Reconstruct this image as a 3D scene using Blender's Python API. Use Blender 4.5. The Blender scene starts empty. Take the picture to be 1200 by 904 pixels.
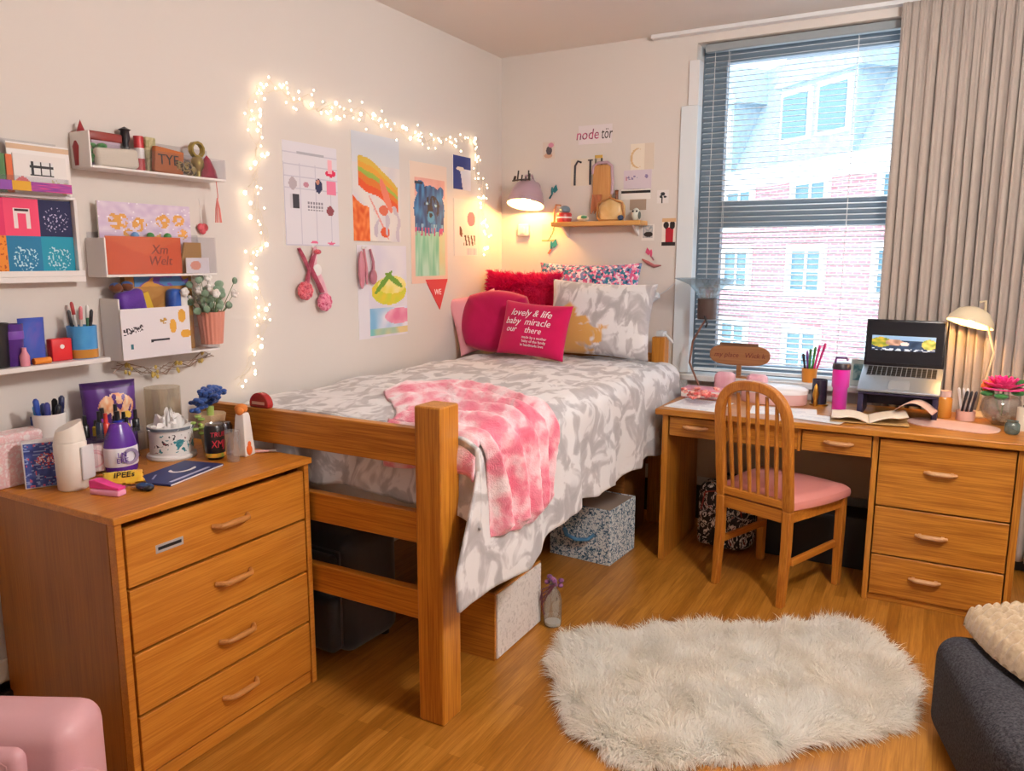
import bpy, bmesh, math, random
import numpy as np
from mathutils import Vector, Matrix, noise
random.seed(7)
PI = math.pi
C = bpy.context.scene.collection
sc = bpy.context.scene

# ------------------------------------------------------------------ camera
F, YAW, PITCH, ROLL = 905.65, math.radians(-28.8835), math.radians(9.262), math.radians(0.124)
H = 1.5
def cam_axes():
    cy, sy = math.cos(YAW), math.sin(YAW)
    r = Vector((cy, -sy, 0)); f = Vector((sy, cy, 0)); u = Vector((0, 0, 1))
    c, s = math.cos(PITCH), math.sin(PITCH)
    f2 = c*f - s*u; u2 = s*f + c*u
    c, s = math.cos(ROLL), math.sin(ROLL)
    return c*r + s*u2, -s*r + c*u2, f2
R_, U_, F_ = cam_axes()
O_ = Vector((0, 0, H))
def ray(x, y): return R_*((x-600)/F) - U_*((y-452)/F) + F_
def onx(x, y, X): d = ray(x, y); return d*(X/d.x) + O_
def ony(x, y, Y): d = ray(x, y); return d*(Y/d.y) + O_
def onz(x, y, Z): d = ray(x, y); return d*((Z-H)/d.z) + O_
cd = bpy.data.cameras.new('camera'); cam = bpy.data.objects.new('camera', cd); C.objects.link(cam)
m = Matrix.Identity(4)
for i in range(3):
    m[i][0] = R_[i]; m[i][1] = U_[i]; m[i][2] = -F_[i]; m[i][3] = O_[i]
cam.matrix_world = m
cd.sensor_fit = 'HORIZONTAL'; cd.sensor_width = 36; cd.lens = F/1200*36; cd.clip_start = .02
sc.camera = cam

LX, BY, CZ = -2.483, 4.36, 2.723       # left wall, back wall, ceiling

# ------------------------------------------------------------------ materials
def lin(c):
    return c/12.92 if c <= .04045 else ((c+.055)/1.055)**2.4
def col(h):
    if isinstance(h, str):
        h = h.lstrip('#'); h = tuple(int(h[i:i+2], 16)/255 for i in (0, 2, 4))
    return (lin(h[0]), lin(h[1]), lin(h[2]), 1)
MATS = {}
def base_mat(name):
    m = bpy.data.materials.new(name); m.use_nodes = True
    nt = m.node_tree; b = nt.nodes['Principled BSDF']
    return m, nt, b
def N(nt, t, **kw):
    n = nt.nodes.new(t)
    for k, v in kw.items():
        if k in n.inputs: n.inputs[k].default_value = v
        else: setattr(n, k, v)
    return n
def coords(nt, scale=(1, 1, 1), kind='Object'):
    tc = N(nt, 'ShaderNodeTexCoord'); mp = N(nt, 'ShaderNodeMapping')
    mp.inputs['Scale'].default_value = scale
    nt.links.new(tc.outputs[kind], mp.inputs['Vector'])
    return mp.outputs['Vector']
def ramp(nt, stops, interp='LINEAR'):
    r = N(nt, 'ShaderNodeValToRGB'); cr = r.color_ramp; cr.interpolation = interp
    while len(cr.elements) < len(stops): cr.elements.new(.5)
    for e, (p, c) in zip(cr.elements, stops):
        e.position = p; e.color = col(c)
    return r
def bump(nt, b, height, strength=.3, dist=.005):
    n = N(nt, 'ShaderNodeBump'); n.inputs['Strength'].default_value = strength; n.inputs['Distance'].default_value = dist
    nt.links.new(height, n.inputs['Height']); nt.links.new(n.outputs['Normal'], b.inputs['Normal'])
def plain(name, c, rough=.5, metal=0, emit=0, bumps=0, bscale=200, coat=0, sheen=0, spec=.5, emit_col=None):
    if name in MATS: return MATS[name]
    m, nt, b = base_mat(name)
    b.inputs['Base Color'].default_value = col(c); b.inputs['Roughness'].default_value = rough
    b.inputs['Metallic'].default_value = metal; b.inputs['Specular IOR Level'].default_value = spec
    if coat: b.inputs['Coat Weight'].default_value = coat
    if sheen: b.inputs['Sheen Weight'].default_value = sheen
    if emit:
        b.inputs['Emission Color'].default_value = col(emit_col or c); b.inputs['Emission Strength'].default_value = emit
    v = coords(nt)
    nz = N(nt, 'ShaderNodeTexNoise', Scale=bscale, Detail=3)
    nt.links.new(v, nz.inputs['Vector'])
    if bumps: bump(nt, b, nz.outputs['Fac'], bumps, .004)
    MATS[name] = m; return m
def wood(name, axis, dark, light, rough=.38, fine=1.0):
    if name in MATS: return MATS[name]
    m, nt, b = base_mat(name)
    s = {'x': (1.2, 16, 16), 'y': (16, 1.2, 16), 'z': (16, 16, 1.2)}[axis]
    v = coords(nt, s)
    a = N(nt, 'ShaderNodeTexNoise', Scale=2.2*fine, Detail=6, Roughness=.6, Distortion=.4); nt.links.new(v, a.inputs['Vector'])
    s2 = {'x': (2, 90, 90), 'y': (90, 2, 90), 'z': (90, 90, 2)}[axis]
    v2 = coords(nt, s2)
    g = N(nt, 'ShaderNodeTexNoise', Scale=2.5*fine, Detail=3); nt.links.new(v2, g.inputs['Vector'])
    mx = N(nt, 'ShaderNodeMix'); mx.data_type = 'FLOAT'; mx.inputs[0].default_value = .5
    nt.links.new(a.outputs['Fac'], mx.inputs[2]); nt.links.new(g.outputs['Fac'], mx.inputs[3])
    r = ramp(nt, [(.36, dark), (.60, light)]); nt.links.new(mx.outputs[0], r.inputs['Fac'])
    nt.links.new(r.outputs['Color'], b.inputs['Base Color']); b.inputs['Roughness'].default_value = rough
    bump(nt, b, g.outputs['Fac'], .08, .002)
    MATS[name] = m; return m
def blotch(name, stops, scale=8, interp='LINEAR', rough=.9, stretch=(1, 1, 1), bumps=.25, bscale=160, detail=4, distort=.6, sheen=.3, kind='noise'):
    if name in MATS: return MATS[name]
    m, nt, b = base_mat(name)
    v = coords(nt, stretch)
    if kind == 'noise':
        a = N(nt, 'ShaderNodeTexNoise', Scale=scale, Detail=detail, Distortion=distort); out = a.outputs['Fac']
    else:
        a = N(nt, 'ShaderNodeTexVoronoi', Scale=scale); out = a.outputs['Color']
        sp = N(nt, 'ShaderNodeSeparateColor'); nt.links.new(a.outputs['Color'], sp.inputs[0]); out = sp.outputs[0]
    nt.links.new(v, a.inputs['Vector'])
    r = ramp(nt, stops, interp); nt.links.new(out, r.inputs['Fac'])
    nt.links.new(r.outputs['Color'], b.inputs['Base Color']); b.inputs['Roughness'].default_value = rough
    b.inputs['Sheen Weight'].default_value = sheen; b.inputs['Specular IOR Level'].default_value = .25
    nz = N(nt, 'ShaderNodeTexNoise', Scale=bscale, Detail=3); nt.links.new(coords(nt), nz.inputs['Vector'])
    if bumps: bump(nt, b, nz.outputs['Fac'], bumps, .004)
    MATS[name] = m; return m
def clear(name, tint='ffffff', gloss=.12, rough=.03, body=0.0, bodycol='ffffff'):
    if name in MATS: return MATS[name]
    m, nt, b = base_mat(name); nt.nodes.remove(b)
    t = N(nt, 'ShaderNodeBsdfTransparent'); t.inputs['Color'].default_value = col(tint)
    g = N(nt, 'ShaderNodeBsdfGlossy'); g.inputs['Roughness'].default_value = rough
    mx = N(nt, 'ShaderNodeMixShader'); mx.inputs[0].default_value = gloss
    nt.links.new(t.outputs[0], mx.inputs[1]); nt.links.new(g.outputs[0], mx.inputs[2])
    last = mx
    if body:
        d = N(nt, 'ShaderNodeBsdfDiffuse'); d.inputs['Color'].default_value = col(bodycol)
        m2 = N(nt, 'ShaderNodeMixShader'); m2.inputs[0].default_value = body
        nt.links.new(mx.outputs[0], m2.inputs[1]); nt.links.new(d.outputs[0], m2.inputs[2]); last = m2
    nt.links.new(last.outputs[0], nt.nodes['Material Output'].inputs['Surface'])
    MATS[name] = m; return m
def art_mat(name='painted_paper', emit=0, rough=.7):
    if name in MATS: return MATS[name]
    m, nt, b = base_mat(name)
    a = N(nt, 'ShaderNodeVertexColor'); a.layer_name = 'art'
    nt.links.new(a.outputs['Color'], b.inputs['Base Color']); b.inputs['Roughness'].default_value = rough
    if emit:
        nt.links.new(a.outputs['Color'], b.inputs['Emission Color']); b.inputs['Emission Strength'].default_value = emit
    MATS[name] = m; return m

def fur_mat(name, c1, c2):
    m, nt, b = base_mat(name); nt.nodes.remove(b)
    a = N(nt, 'ShaderNodeTexNoise', Scale=5, Detail=3); nt.links.new(coords(nt), a.inputs['Vector'])
    r = ramp(nt, [(.35, c1), (.65, c2)]); nt.links.new(a.outputs['Fac'], r.inputs['Fac'])
    d = N(nt, 'ShaderNodeBsdfDiffuse'); t = N(nt, 'ShaderNodeBsdfTranslucent'); mx = N(nt, 'ShaderNodeMixShader'); mx.inputs[0].default_value = .45
    nt.links.new(r.outputs['Color'], d.inputs['Color']); nt.links.new(r.outputs['Color'], t.inputs['Color'])
    nt.links.new(d.outputs[0], mx.inputs[1]); nt.links.new(t.outputs[0], mx.inputs[2]); nt.links.new(mx.outputs[0], nt.nodes['Material Output'].inputs['Surface'])
    return m
# ------------------------------------------------------------------ mesh builder
class MB:
    def __init__(s): s.v = []; s.f = []; s.c = None
    def add(s, vs, fs, M=None):
        o = len(s.v)
        s.v += [tuple(M @ Vector(v)) if M is not None else tuple(v) for v in vs]
        s.f += [tuple(i+o for i in f) for f in fs]
        return s
    def box(s, x0, x1, y0, y1, z0, z1, M=None):
        vs = [(x, y, z) for z in (z0, z1) for y in (y0, y1) for x in (x0, x1)]
        return s.add(vs, [(0, 2, 3, 1), (4, 5, 7, 6), (0, 1, 5, 4), (2, 6, 7, 3), (0, 4, 6, 2), (1, 3, 7, 5)], M)
    def lathe(s, prof, seg=24, M=None, close=False, caps=True):
        vs = []; fs = []; n = len(prof)
        for k in range(seg):
            a = 2*PI*k/seg
            for r, z in prof: vs.append((r*math.cos(a), r*math.sin(a), z))
        for k in range(seg):
            k2 = (k+1) % seg
            for i in range(n-1 if not close else n):
                j = (i+1) % n
                fs.append((k*n+i, k2*n+i, k2*n+j, k*n+j))
        if not close and caps:
            if prof[0][0] > 1e-6: fs.append(tuple(k*n for k in reversed(range(seg))))
            if prof[-1][0] > 1e-6: fs.append(tuple(k*n+n-1 for k in range(seg)))
        return s.add(vs, fs, M)
    def cyl(s, p, r, h, seg=20, M=None):
        T = Matrix.Translation(p)
        return s.lathe([(r, 0), (r, h)], seg, (M @ T) if M is not None else T)
    def ball(s, p, r, seg=16, sz=1.0, sx=1.0, sy=1.0, M=None):
        pr = [(max(r*math.sin(PI*i/10), 0), -r*math.cos(PI*i/10)) for i in range(11)]
        pr[0] = (0, -r); pr[-1] = (0, r)
        T = Matrix.Translation(p) @ Matrix.Diagonal((sx, sy, sz, 1))
        return s.lathe(pr, seg, (M @ T) if M is not None else T)
    def tube(s, pts, r, seg=8, caps=True, M=None, flat=None):
        pts = [Vector(p) for p in pts]; n = len(pts)
        rs = r if isinstance(r, (list, tuple)) else [r]*n
        vs = []; fs = []; up = None
        for i, p in enumerate(pts):
            t = (pts[min(i+1, n-1)] - pts[max(i-1, 0)]).normalized()
            if up is None:
                up = Vector((0, 0, 1)) if abs(t.z) < .9 else Vector((1, 0, 0))
            a = t.cross(up).normalized(); b = a.cross(t).normalized(); up = b
            for k in range(seg):
                an = 2*PI*k/seg
                vs.append(p + a*math.cos(an)*rs[i] + b*math.sin(an)*rs[i]*(flat or 1))
        for i in range(n-1):
            for k in range(seg):
                k2 = (k+1) % seg
                fs.append((i*seg+k, i*seg+k2, (i+1)*seg+k2, (i+1)*seg+k))
        if caps:
            fs.append(tuple(reversed(range(seg)))); fs.append(tuple((n-1)*seg+k for k in range(seg)))
        return s.add(vs, fs, M)
    def sweep(s, pts, w, d, nrm, M=None):
        """rectangular section swept along pts lying in a plane with normal nrm: w in the plane, d along nrm"""
        pts = [Vector(p) for p in pts]; nrm = Vector(nrm).normalized(); n = len(pts); vs = []; fs = []
        for i, p in enumerate(pts):
            t = (pts[min(i+1, n-1)] - pts[max(i-1, 0)]).normalized()
            a = t.cross(nrm).normalized()
            ww = w[i] if isinstance(w, (list, tuple)) else w
            for sa, sb in ((-1, -1), (1, -1), (1, 1), (-1, 1)):
                vs.append(p + a*sa*ww/2 + nrm*sb*d/2)
        for i in range(n-1):
            for k in range(4):
                k2 = (k+1) % 4
                fs.append((i*4+k, (i+1)*4+k, (i+1)*4+k2, i*4+k2))
        fs.append((0, 1, 2, 3)); fs.append(tuple((n-1)*4+k for k in (3, 2, 1, 0)))
        return s.add(vs, fs, M)
    def prism(s, outline, z0, z1, M=None):
        n = len(outline)
        vs = [(x, y, z0) for x, y in outline] + [(x, y, z1) for x, y in outline]
        fs = [tuple(reversed(range(n))), tuple(range(n, 2*n))] + [(i, (i+1) % n, n+(i+1) % n, n+i) for i in range(n)]
        return s.add(vs, fs, M)
    def grid(s, fn, nu, nv, M=None, wrap=False):
        vs = []; fs = []
        for j in range(nv+1):
            for i in range(nu+(0 if wrap else 1)): vs.append(fn(i/nu, j/nv))
        W = nu if wrap else nu+1
        for j in range(nv):
            for i in range(nu):
                i2 = (i+1) % W
                fs.append((j*W+i, j*W+i2, (j+1)*W+i2, (j+1)*W+i))
        return s.add(vs, fs, M)
    def build(s, name, mat, parent=None, loc=(0, 0, 0), rot=(0, 0, 0), smooth=None, bevel=0, seg=2, subsurf=0, solid=0):
        me = bpy.data.meshes.new(name); me.from_pydata(s.v, [], s.f)
        bm = bmesh.new(); bm.from_mesh(me); bmesh.ops.recalc_face_normals(bm, faces=bm.faces); bm.to_mesh(me); bm.free()
        me.update()
        o = bpy.data.objects.new(name, me); C.objects.link(o)
        o.parent = parent; o.location = loc; o.rotation_euler = rot
        me.materials.append(mat)
        if smooth is not None:
            me.set_sharp_from_angle(angle=math.radians(smooth))
            me.polygons.foreach_set('use_smooth', [True]*len(me.polygons))
            if smooth >= 180:
                at = me.attributes.get('sharp_edge')
                if at: me.attributes.remove(at)
        if solid:
            md = o.modifiers.new('thickness', 'SOLIDIFY'); md.thickness = solid; md.offset = -1
        if bevel:
            md = o.modifiers.new('bevel', 'BEVEL'); md.width = bevel; md.segments = seg; md.limit_method = 'ANGLE'; md.angle_limit = math.radians(40)
            if smooth is None:
                me.polygons.foreach_set('use_smooth', [True]*len(me.polygons)); md.harden_normals = True
        if subsurf:
            md = o.modifiers.new('subdivision', 'SUBSURF'); md.levels = subsurf; md.render_levels = subsurf
        return o
def thing(name, label, cat, loc=(0, 0, 0), rz=0, group=None, rot=None):
    o = bpy.data.objects.new(name, None); C.objects.link(o); o.empty_display_size = .05
    o.location = loc; o.rotation_euler = rot or (0, 0, rz)
    o['label'] = label; o['category'] = cat
    if group: o['group'] = group
    return o
def tag(o, label, cat, group=None, kind=None):
    o['label'] = label; o['category'] = cat
    if group: o['group'] = group
    if kind: o['kind'] = kind
    return o
def struct(o): o['kind'] = 'structure'; return o
def kids(o): return [c for c in bpy.data.objects if c.parent == o]
def dup(o, label=None, parent=None):
    c = o.copy(); C.objects.link(c); c.parent = parent
    for ch in kids(o): dup(ch, None, c)
    if label: c['label'] = label
    return c
def box_obj(name, mat, dims, parent=None, bevel=.003):
    return MB().box(*dims).build(name, mat, parent, bevel=bevel)

# painted flat goods: a grid of small faces, each with its own printed colour
def h2(c): return tuple(int(c[i:i+2], 16)/255 for i in (0, 2, 4)) if isinstance(c, str) else c
def painted(name, w, h, nx, ny, painter, parent=None, loc=(0, 0, 0), rot=(0, 0, 0), thick=.003, curl=None, mat=None, back='f2efe9'):
    vs = []; fs = []; cs = []
    for j in range(ny+1):
        for i in range(nx+1):
            u, v = i/nx, j/ny
            vs.append(((u-.5)*w, -thick - (curl(u, v) if curl else 0), (v-.5)*h))
    n0 = len(vs)
    for j in range(ny+1):
        for i in range(nx+1):
            u, v = i/nx, j/ny
            vs.append(((u-.5)*w, -(curl(u, v) if curl else 0), (v-.5)*h))
    W = nx+1
    for j in range(ny):
        for i in range(nx):
            fs.append((j*W+i, j*W+i+1, (j+1)*W+i+1, (j+1)*W+i)); cs.append(h2(painter((i+.5)/nx, (j+.5)/ny)))
    bk = h2(back)
    for j in range(ny):
        for i in range(nx):
            fs.append((n0+j*W+i, n0+(j+1)*W+i, n0+(j+1)*W+i+1, n0+j*W+i+1)); cs.append(bk)
    for i in range(nx):
        fs.append((i, n0+i, n0+i+1, i+1)); cs.append(bk)
        t = ny*W; fs.append((t+i, t+i+1, n0+t+i+1, n0+t+i)); cs.append(bk)
    for j in range(ny):
        a, b = j*W, (j+1)*W
        fs.append((a, b, n0+b, n0+a)); cs.append(bk)
        a, b = j*W+nx, (j+1)*W+nx
        fs.append((a, n0+a, n0+b, b)); cs.append(bk)
    me = bpy.data.meshes.new(name); me.from_pydata(vs, [], fs); me.update()
    at = me.color_attributes.new('art', 'FLOAT_COLOR', 'CORNER')
    arr = np.empty((len(me.loops), 4), dtype=np.float32)
    k = 0
    for f, c in zip(fs, cs):
        lc = (lin(c[0]), lin(c[1]), lin(c[2]), 1)
        for _ in f: arr[k] = lc; k += 1
    at.data.foreach_set('color', arr.ravel())
    me.materials.append(mat or art_mat())
    o = bpy.data.objects.new(name, me); C.objects.link(o); o.parent = parent; o.location = loc; o.rotation_euler = rot
    return o
def inell(u, v, cu, cv, ru, rv, a=0):
    du, dv = u-cu, v-cv
    if a: du, dv = du*math.cos(a)+dv*math.sin(a), -du*math.sin(a)+dv*math.cos(a)
    return (du/ru)**2 + (dv/rv)**2 < 1
def mixc(a, b, t):
    a = h2(a); b = h2(b); t = max(0, min(1, t)); return tuple(x+(y-x)*t for x, y in zip(a, b))
def nz(u, v, s=5, o=0): return noise.noise((u*s, v*s, o))
def on_left(px0, py0, px1, py1):
    """a flat sheet on the left wall between two photo corners: centre, width, height"""
    a = onx(px0, py0, LX+.004); b = onx(px1, py1, LX+.004)
    return Vector((LX, (a.y+b.y)/2, (a.z+b.z)/2)), abs(b.y-a.y), abs(a.z-b.z)
def on_back(px0, py0, px1, py1, d=0.0):
    a = ony(px0, py0, BY-.004); b = ony(px1, py1, BY-.004)
    return Vector(((a.x+b.x)/2, BY-d, (a.z+b.z)/2)), abs(b.x-a.x), abs(a.z-b.z)
RL = (0, 0, PI/2)       # sheets on the left wall face +x
def text(name, body, size, mat, parent, loc, rot, fn=None, extrude=.0006, align='CENTER', shear=0, sx=1):
    cu = bpy.data.curves.new(name, 'FONT'); cu.body = body; cu.size = size; cu.align_x = align; cu.align_y = 'CENTER'
    cu.extrude = extrude; cu.resolution_u = 2; cu.shear = shear; cu.space_line = .85
    t = bpy.data.objects.new(name+'_curve', cu); C.objects.link(t)
    dg = bpy.context.evaluated_depsgraph_get(); dg.update()
    me = bpy.data.meshes.new_from_object(t.evaluated_get(dg))
    bpy.data.objects.remove(t); bpy.data.curves.remove(cu)
    for v in me.vertices:
        v.co.x *= sx
        if fn: v.co = Vector(fn(*v.co))
    me.materials.clear(); me.materials.append(mat)
    me.name = name
    o = bpy.data.objects.new(name, me); C.objects.link(o); o.parent = parent; o.location = loc; o.rotation_euler = rot
    return o
def fur(mb, samples, length, width, droop=.3, lean=.5, segs=3, clump=12, seed=0):
    """tapered curved fibres grown from (point, normal) samples"""
    rnd = random.Random(seed)
    for p, n in samples:
        p = Vector(p); n = Vector(n).normalized()
        c = Vector((noise.noise(p*clump), noise.noise(p*clump+Vector((31, 7, 3))), noise.noise(p*clump+Vector((5, 77, 9)))))
        d = (n + c*lean*1.6 + Vector((rnd.gauss(0, 1), rnd.gauss(0, 1), rnd.gauss(0, 1)))*lean*.45).normalized()
        L = length*rnd.uniform(.65, 1.1); side = d.cross(Vector((rnd.uniform(-1, 1), rnd.uniform(-1, 1), .3))).normalized()
        q = p.copy(); o = len(mb.v)
        for k in range(segs):
            w = width*(1-k/segs*.75)/2
            mb.v += [tuple(q-side*w), tuple(q+side*w)]
            d = (d + Vector((c.x*.5, c.y*.5, -droop))*(1/segs)).normalized(); q = q + d*(L/segs)
        mb.v.append(tuple(q))
        for k in range(segs-1): mb.f.append((o+2*k, o+2*k+1, o+2*k+3, o+2*k+2))
        mb.f.append((o+2*segs-2, o+2*segs-1, o+2*segs))
    return mb
def build_raw(mb, name, mat, parent=None, loc=(0, 0, 0), rot=(0, 0, 0)):
    me = bpy.data.meshes.new(name); me.from_pydata(mb.v, [], mb.f); me.update()
    me.polygons.foreach_set('use_smooth', [True]*len(me.polygons))
    me.materials.append(mat)
    o = bpy.data.objects.new(name, me); C.objects.link(o); o.parent = parent; o.location = loc; o.rotation_euler = rot
    return o

OAK_D, OAK_L = '9c5710', 'c9852c'
def oak(ax): return wood('oak_'+ax, ax, OAK_D, OAK_L)
def oakd(ax): return wood('desk_oak_'+ax, ax, '925312', 'c5832e')
white = plain('white_plastic', 'ece8e6', .35)
acrylic = clear('clear_acrylic', 'f8f8fa', .04, .05, .015)
black = plain('black_plastic', '17161a', .4)
metal = plain('steel', 'b9b6b2', .3, 1)


# ------------------------------------------------------------------ the setting
XR, YF = 1.55, -1.5
wall_m = plain('warm_white_paint', 'ddd6d0', .75, bumps=.06, bscale=60)
ceil_m = plain('ceiling_paint', 'e4ddd6', .85, bumps=.05, bscale=90)
trim_m = plain('white_gloss_paint', 'e6e8ea', .4)
WX0, WX1, WZ0, WZ1 = -1.262, .80, .85, 2.66
struct(MB().box(LX-.2, LX, YF, BY+.3, -.1, CZ+.1).build('wall_left', wall_m))
w = MB(); T = .26
w.box(LX, WX0, BY, BY+T, 0, CZ); w.box(WX1, XR, BY, BY+T, 0, CZ); w.box(WX0, WX1, BY, BY+T, 0, WZ0); w.box(WX0, WX1, BY, BY+T, WZ1, CZ)
struct(w.build('wall_back', wall_m))
struct(MB().box(XR, XR+.2, YF, BY+.3, -.1, CZ+.1).build('wall_right', wall_m))
struct(MB().box(LX-.2, XR+.2, YF-.2, YF, -.1, CZ+.1).build('wall_front', wall_m))
struct(MB().box(LX, XR, YF, BY, CZ, CZ+.1).build('ceiling', ceil_m))
def floor_mat():
    m, nt, b = base_mat('strip_wood_floor')
    tc = N(nt, 'ShaderNodeTexCoord'); mp = N(nt, 'ShaderNodeMapping'); mp.inputs['Rotation'].default_value = (0, 0, PI/2)
    nt.links.new(tc.outputs['Object'], mp.inputs['Vector'])
    br = N(nt, 'ShaderNodeTexBrick', Scale=1.0); br.offset = .37; br.inputs['Brick Width'].default_value = .9; br.inputs['Row Height'].default_value = .045
    br.inputs['Mortar Size'].default_value = .0012; br.inputs['Color1'].default_value = (0, 0, 0, 1); br.inputs['Color2'].default_value = (1, 1, 1, 1); br.inputs['Mortar'].default_value = (.1, .1, .1, 1)
    nt.links.new(mp.outputs[0], br.inputs['Vector'])
    v = coords(nt, (22, 1.6, 10)); a = N(nt, 'ShaderNodeTexNoise', Scale=2.6, Detail=6, Roughness=.65, Distortion=.5); nt.links.new(v, a.inputs['Vector'])
    v2 = coords(nt, (120, 3, 10)); g = N(nt, 'ShaderNodeTexNoise', Scale=2, Detail=3); nt.links.new(v2, g.inputs['Vector'])
    mx = N(nt, 'ShaderNodeMix'); mx.data_type = 'FLOAT'; mx.inputs[0].default_value = .22
    nt.links.new(a.outputs['Fac'], mx.inputs[2]); nt.links.new(br.outputs['Color'], mx.inputs[3])
    m2 = N(nt, 'ShaderNodeMix'); m2.data_type = 'FLOAT'; m2.inputs[0].default_value = .3
    nt.links.new(mx.outputs[0], m2.inputs[2]); nt.links.new(g.outputs['Fac'], m2.inputs[3])
    r = ramp(nt, [(.22, '70400f'), (.45, '9a611d'), (.68, 'c08437')]); nt.links.new(m2.outputs[0], r.inputs['Fac'])
    nt.links.new(r.outputs['Color'], b.inputs['Base Color']); b.inputs['Roughness'].default_value = .33
    bump(nt, b, g.outputs['Fac'], .06, .002)
    return m
struct(MB().box(LX, XR, YF, BY, -.1, 0).build('floor', floor_mat()))
struct(MB().box(LX, LX+.014, YF, BY, 0, .26).build('baseboard_left', plain('cream_gloss_paint', 'e3dccf', .45), bevel=.004))
struct(MB().box(LX+.014, WX1+.5, BY-.014, BY, 0, .20).build('baseboard_back', plain('dark_vinyl', '221d1b', .5), bevel=.004))
# curtain track along the ceiling, pale lining boards on the left of the window, sill
struct(MB().box(-1.51, 1.3, BY-.05, BY-.002, CZ-.022, CZ-.001).build('trim_1', trim_m, bevel=.002))
struct(MB().box(-1.298, -1.241, BY-.016, BY+.059, 2.336, 2.57).build('trim_2', trim_m, bevel=.003))
struct(MB().box(-1.335, -1.240, BY-.018, BY+.06, .86, 2.335).build('trim_3', plain('pale_lining_board', 'dfe8ee', .4), bevel=.003))
struct(MB().box(-1.36, .42, BY-.05, BY+.13, WZ0-.03, WZ0+.002).build('trim_4', trim_m, bevel=.004))
# window: dark aluminium frame with a thick middle rail, two panes
wroot = bpy.data.objects.new('window_1', None); C.objects.link(wroot); wroot.location = (0, BY+.17, 0); struct(wroot)
alu = plain('grey_aluminium', '75838f', .5)
fr = MB(); a = -.03; b_ = .03
fr.box(-1.262, -1.13, a, b_, WZ0, WZ1); fr.box(WX1-.08, WX1, a, b_, WZ0, WZ1)
fr.box(-1.13, WX1-.08, a, b_, WZ1-.09, WZ1); fr.box(-1.13, WX1-.08, a, b_, WZ0, WZ0+.06)
fr.box(-1.13, WX1-.08, a-.01, b_, 1.685, 1.825)
struct(fr.build('window_frame', alu, wroot, bevel=.004))
gl = clear('window_glass', 'f2f7fa', .06, .01)
struct(MB().box(-1.13, WX1-.08, .0, .006, 1.825, WZ1-.09).build('window_pane', gl, wroot))
struct(MB().box(-1.13, WX1-.08, .0, .006, WZ0+.06, 1.685).build('window_pane', gl, wroot))

# venetian blind
bl = thing('venetian_blind', 'white horizontal slat blind lowered over the window beside the beige curtain', 'blind', (0, BY+.055, 0))
slat_m = plain('white_slat_enamel', 'e4e8ec', .35)
MB().box(-1.228, .70, -.02, .02, WZ1-.045, WZ1-.005).build('headrail', plain('grey_headrail', '9aa3a8', .4), bl, bevel=.003)
s = MB(); z = WZ1-.07; k = 0
while z > .895:
    pr = []
    for i in range(6):
        t = i/5; yy = (t-.5)*.0275; zz = .0026*(1-(2*t-1)**2)
        tl = math.radians(14); pr.append((yy*math.cos(tl)-zz*math.sin(tl), yy*math.sin(tl)+zz*math.cos(tl)))
    sag = .0025*math.sin(k*1.7)
    x0, x1 = -1.225+.002*math.sin(k*2.1), .69
    vs = [(x0, y, z+q) for y, q in pr] + [(x1, y, z+q+sag*.3) for y, q in pr]
    s.add(vs, [(i, i+1, i+7, i+6) for i in range(5)])
    z -= .0285; k += 1
s.build('slats', slat_m, bl, smooth=60, solid=.0011)
c_ = MB()
for x in (-1.10, -.46, .2):
    for y in (-.014, .014): c_.tube([(x, y, WZ1-.05), (x, y, .89)], .0011, 5)
c_.tube([(-1.17, -.024, WZ1-.05), (-1.172, -.026, 1.9), (-1.168, -.026, 1.32)], .0016, 5)
c_.build('cord', white, bl)
MB().box(-1.225, .69, -.014, .014, .868, .886).build('bottom_rail', slat_m, bl, bevel=.003)

# curtain
ct = thing('curtain', 'beige pleated full length curtain hanging at the right of the window', 'curtain', (0, BY-.085, 0))
def curt(u, v):
    # u along the width, v from the top down
    x = -.272 + u*1.25
    irr = .9*noise.noise((u*9, 0, 1.3)) + .6*noise.noise((u*23, v*.5, 4))
    ph = u*2*PI*30 + irr*2.6
    n1 = noise.noise((u*14, .35*v, 2))
    a = (.050+.034*n1)*(.5+.5*min(1, v*3.5))
    w1 = abs(math.sin(ph/2 + .25*noise.noise((u*8, v*1.6, 8))))**.75
    w2 = abs(math.sin(ph*.81+1.3 + .3*noise.noise((u*20, v*2.5, 3))))**.8
    y = .03 - a*w1 - .012*w2*(1.3-v*.7) + .006*math.sin(5.3*ph+1)*max(0, 1-v*4)
    x += .008*math.cos(ph) + .014*v*math.sin(u*5)
    if v < .03: y *= .55 + v*15
    return (x, y, CZ-.03 - v*2.62)
cm = blotch('beige_curtain_cloth', [(.3, 'aea29a'), (.7, 'bcb1a8')], 30, stretch=(30, 30, 1), bumps=.1, bscale=300)
MB().grid(curt, 620, 56).build('curtain_cloth', cm, ct, smooth=180, solid=.003)

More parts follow.
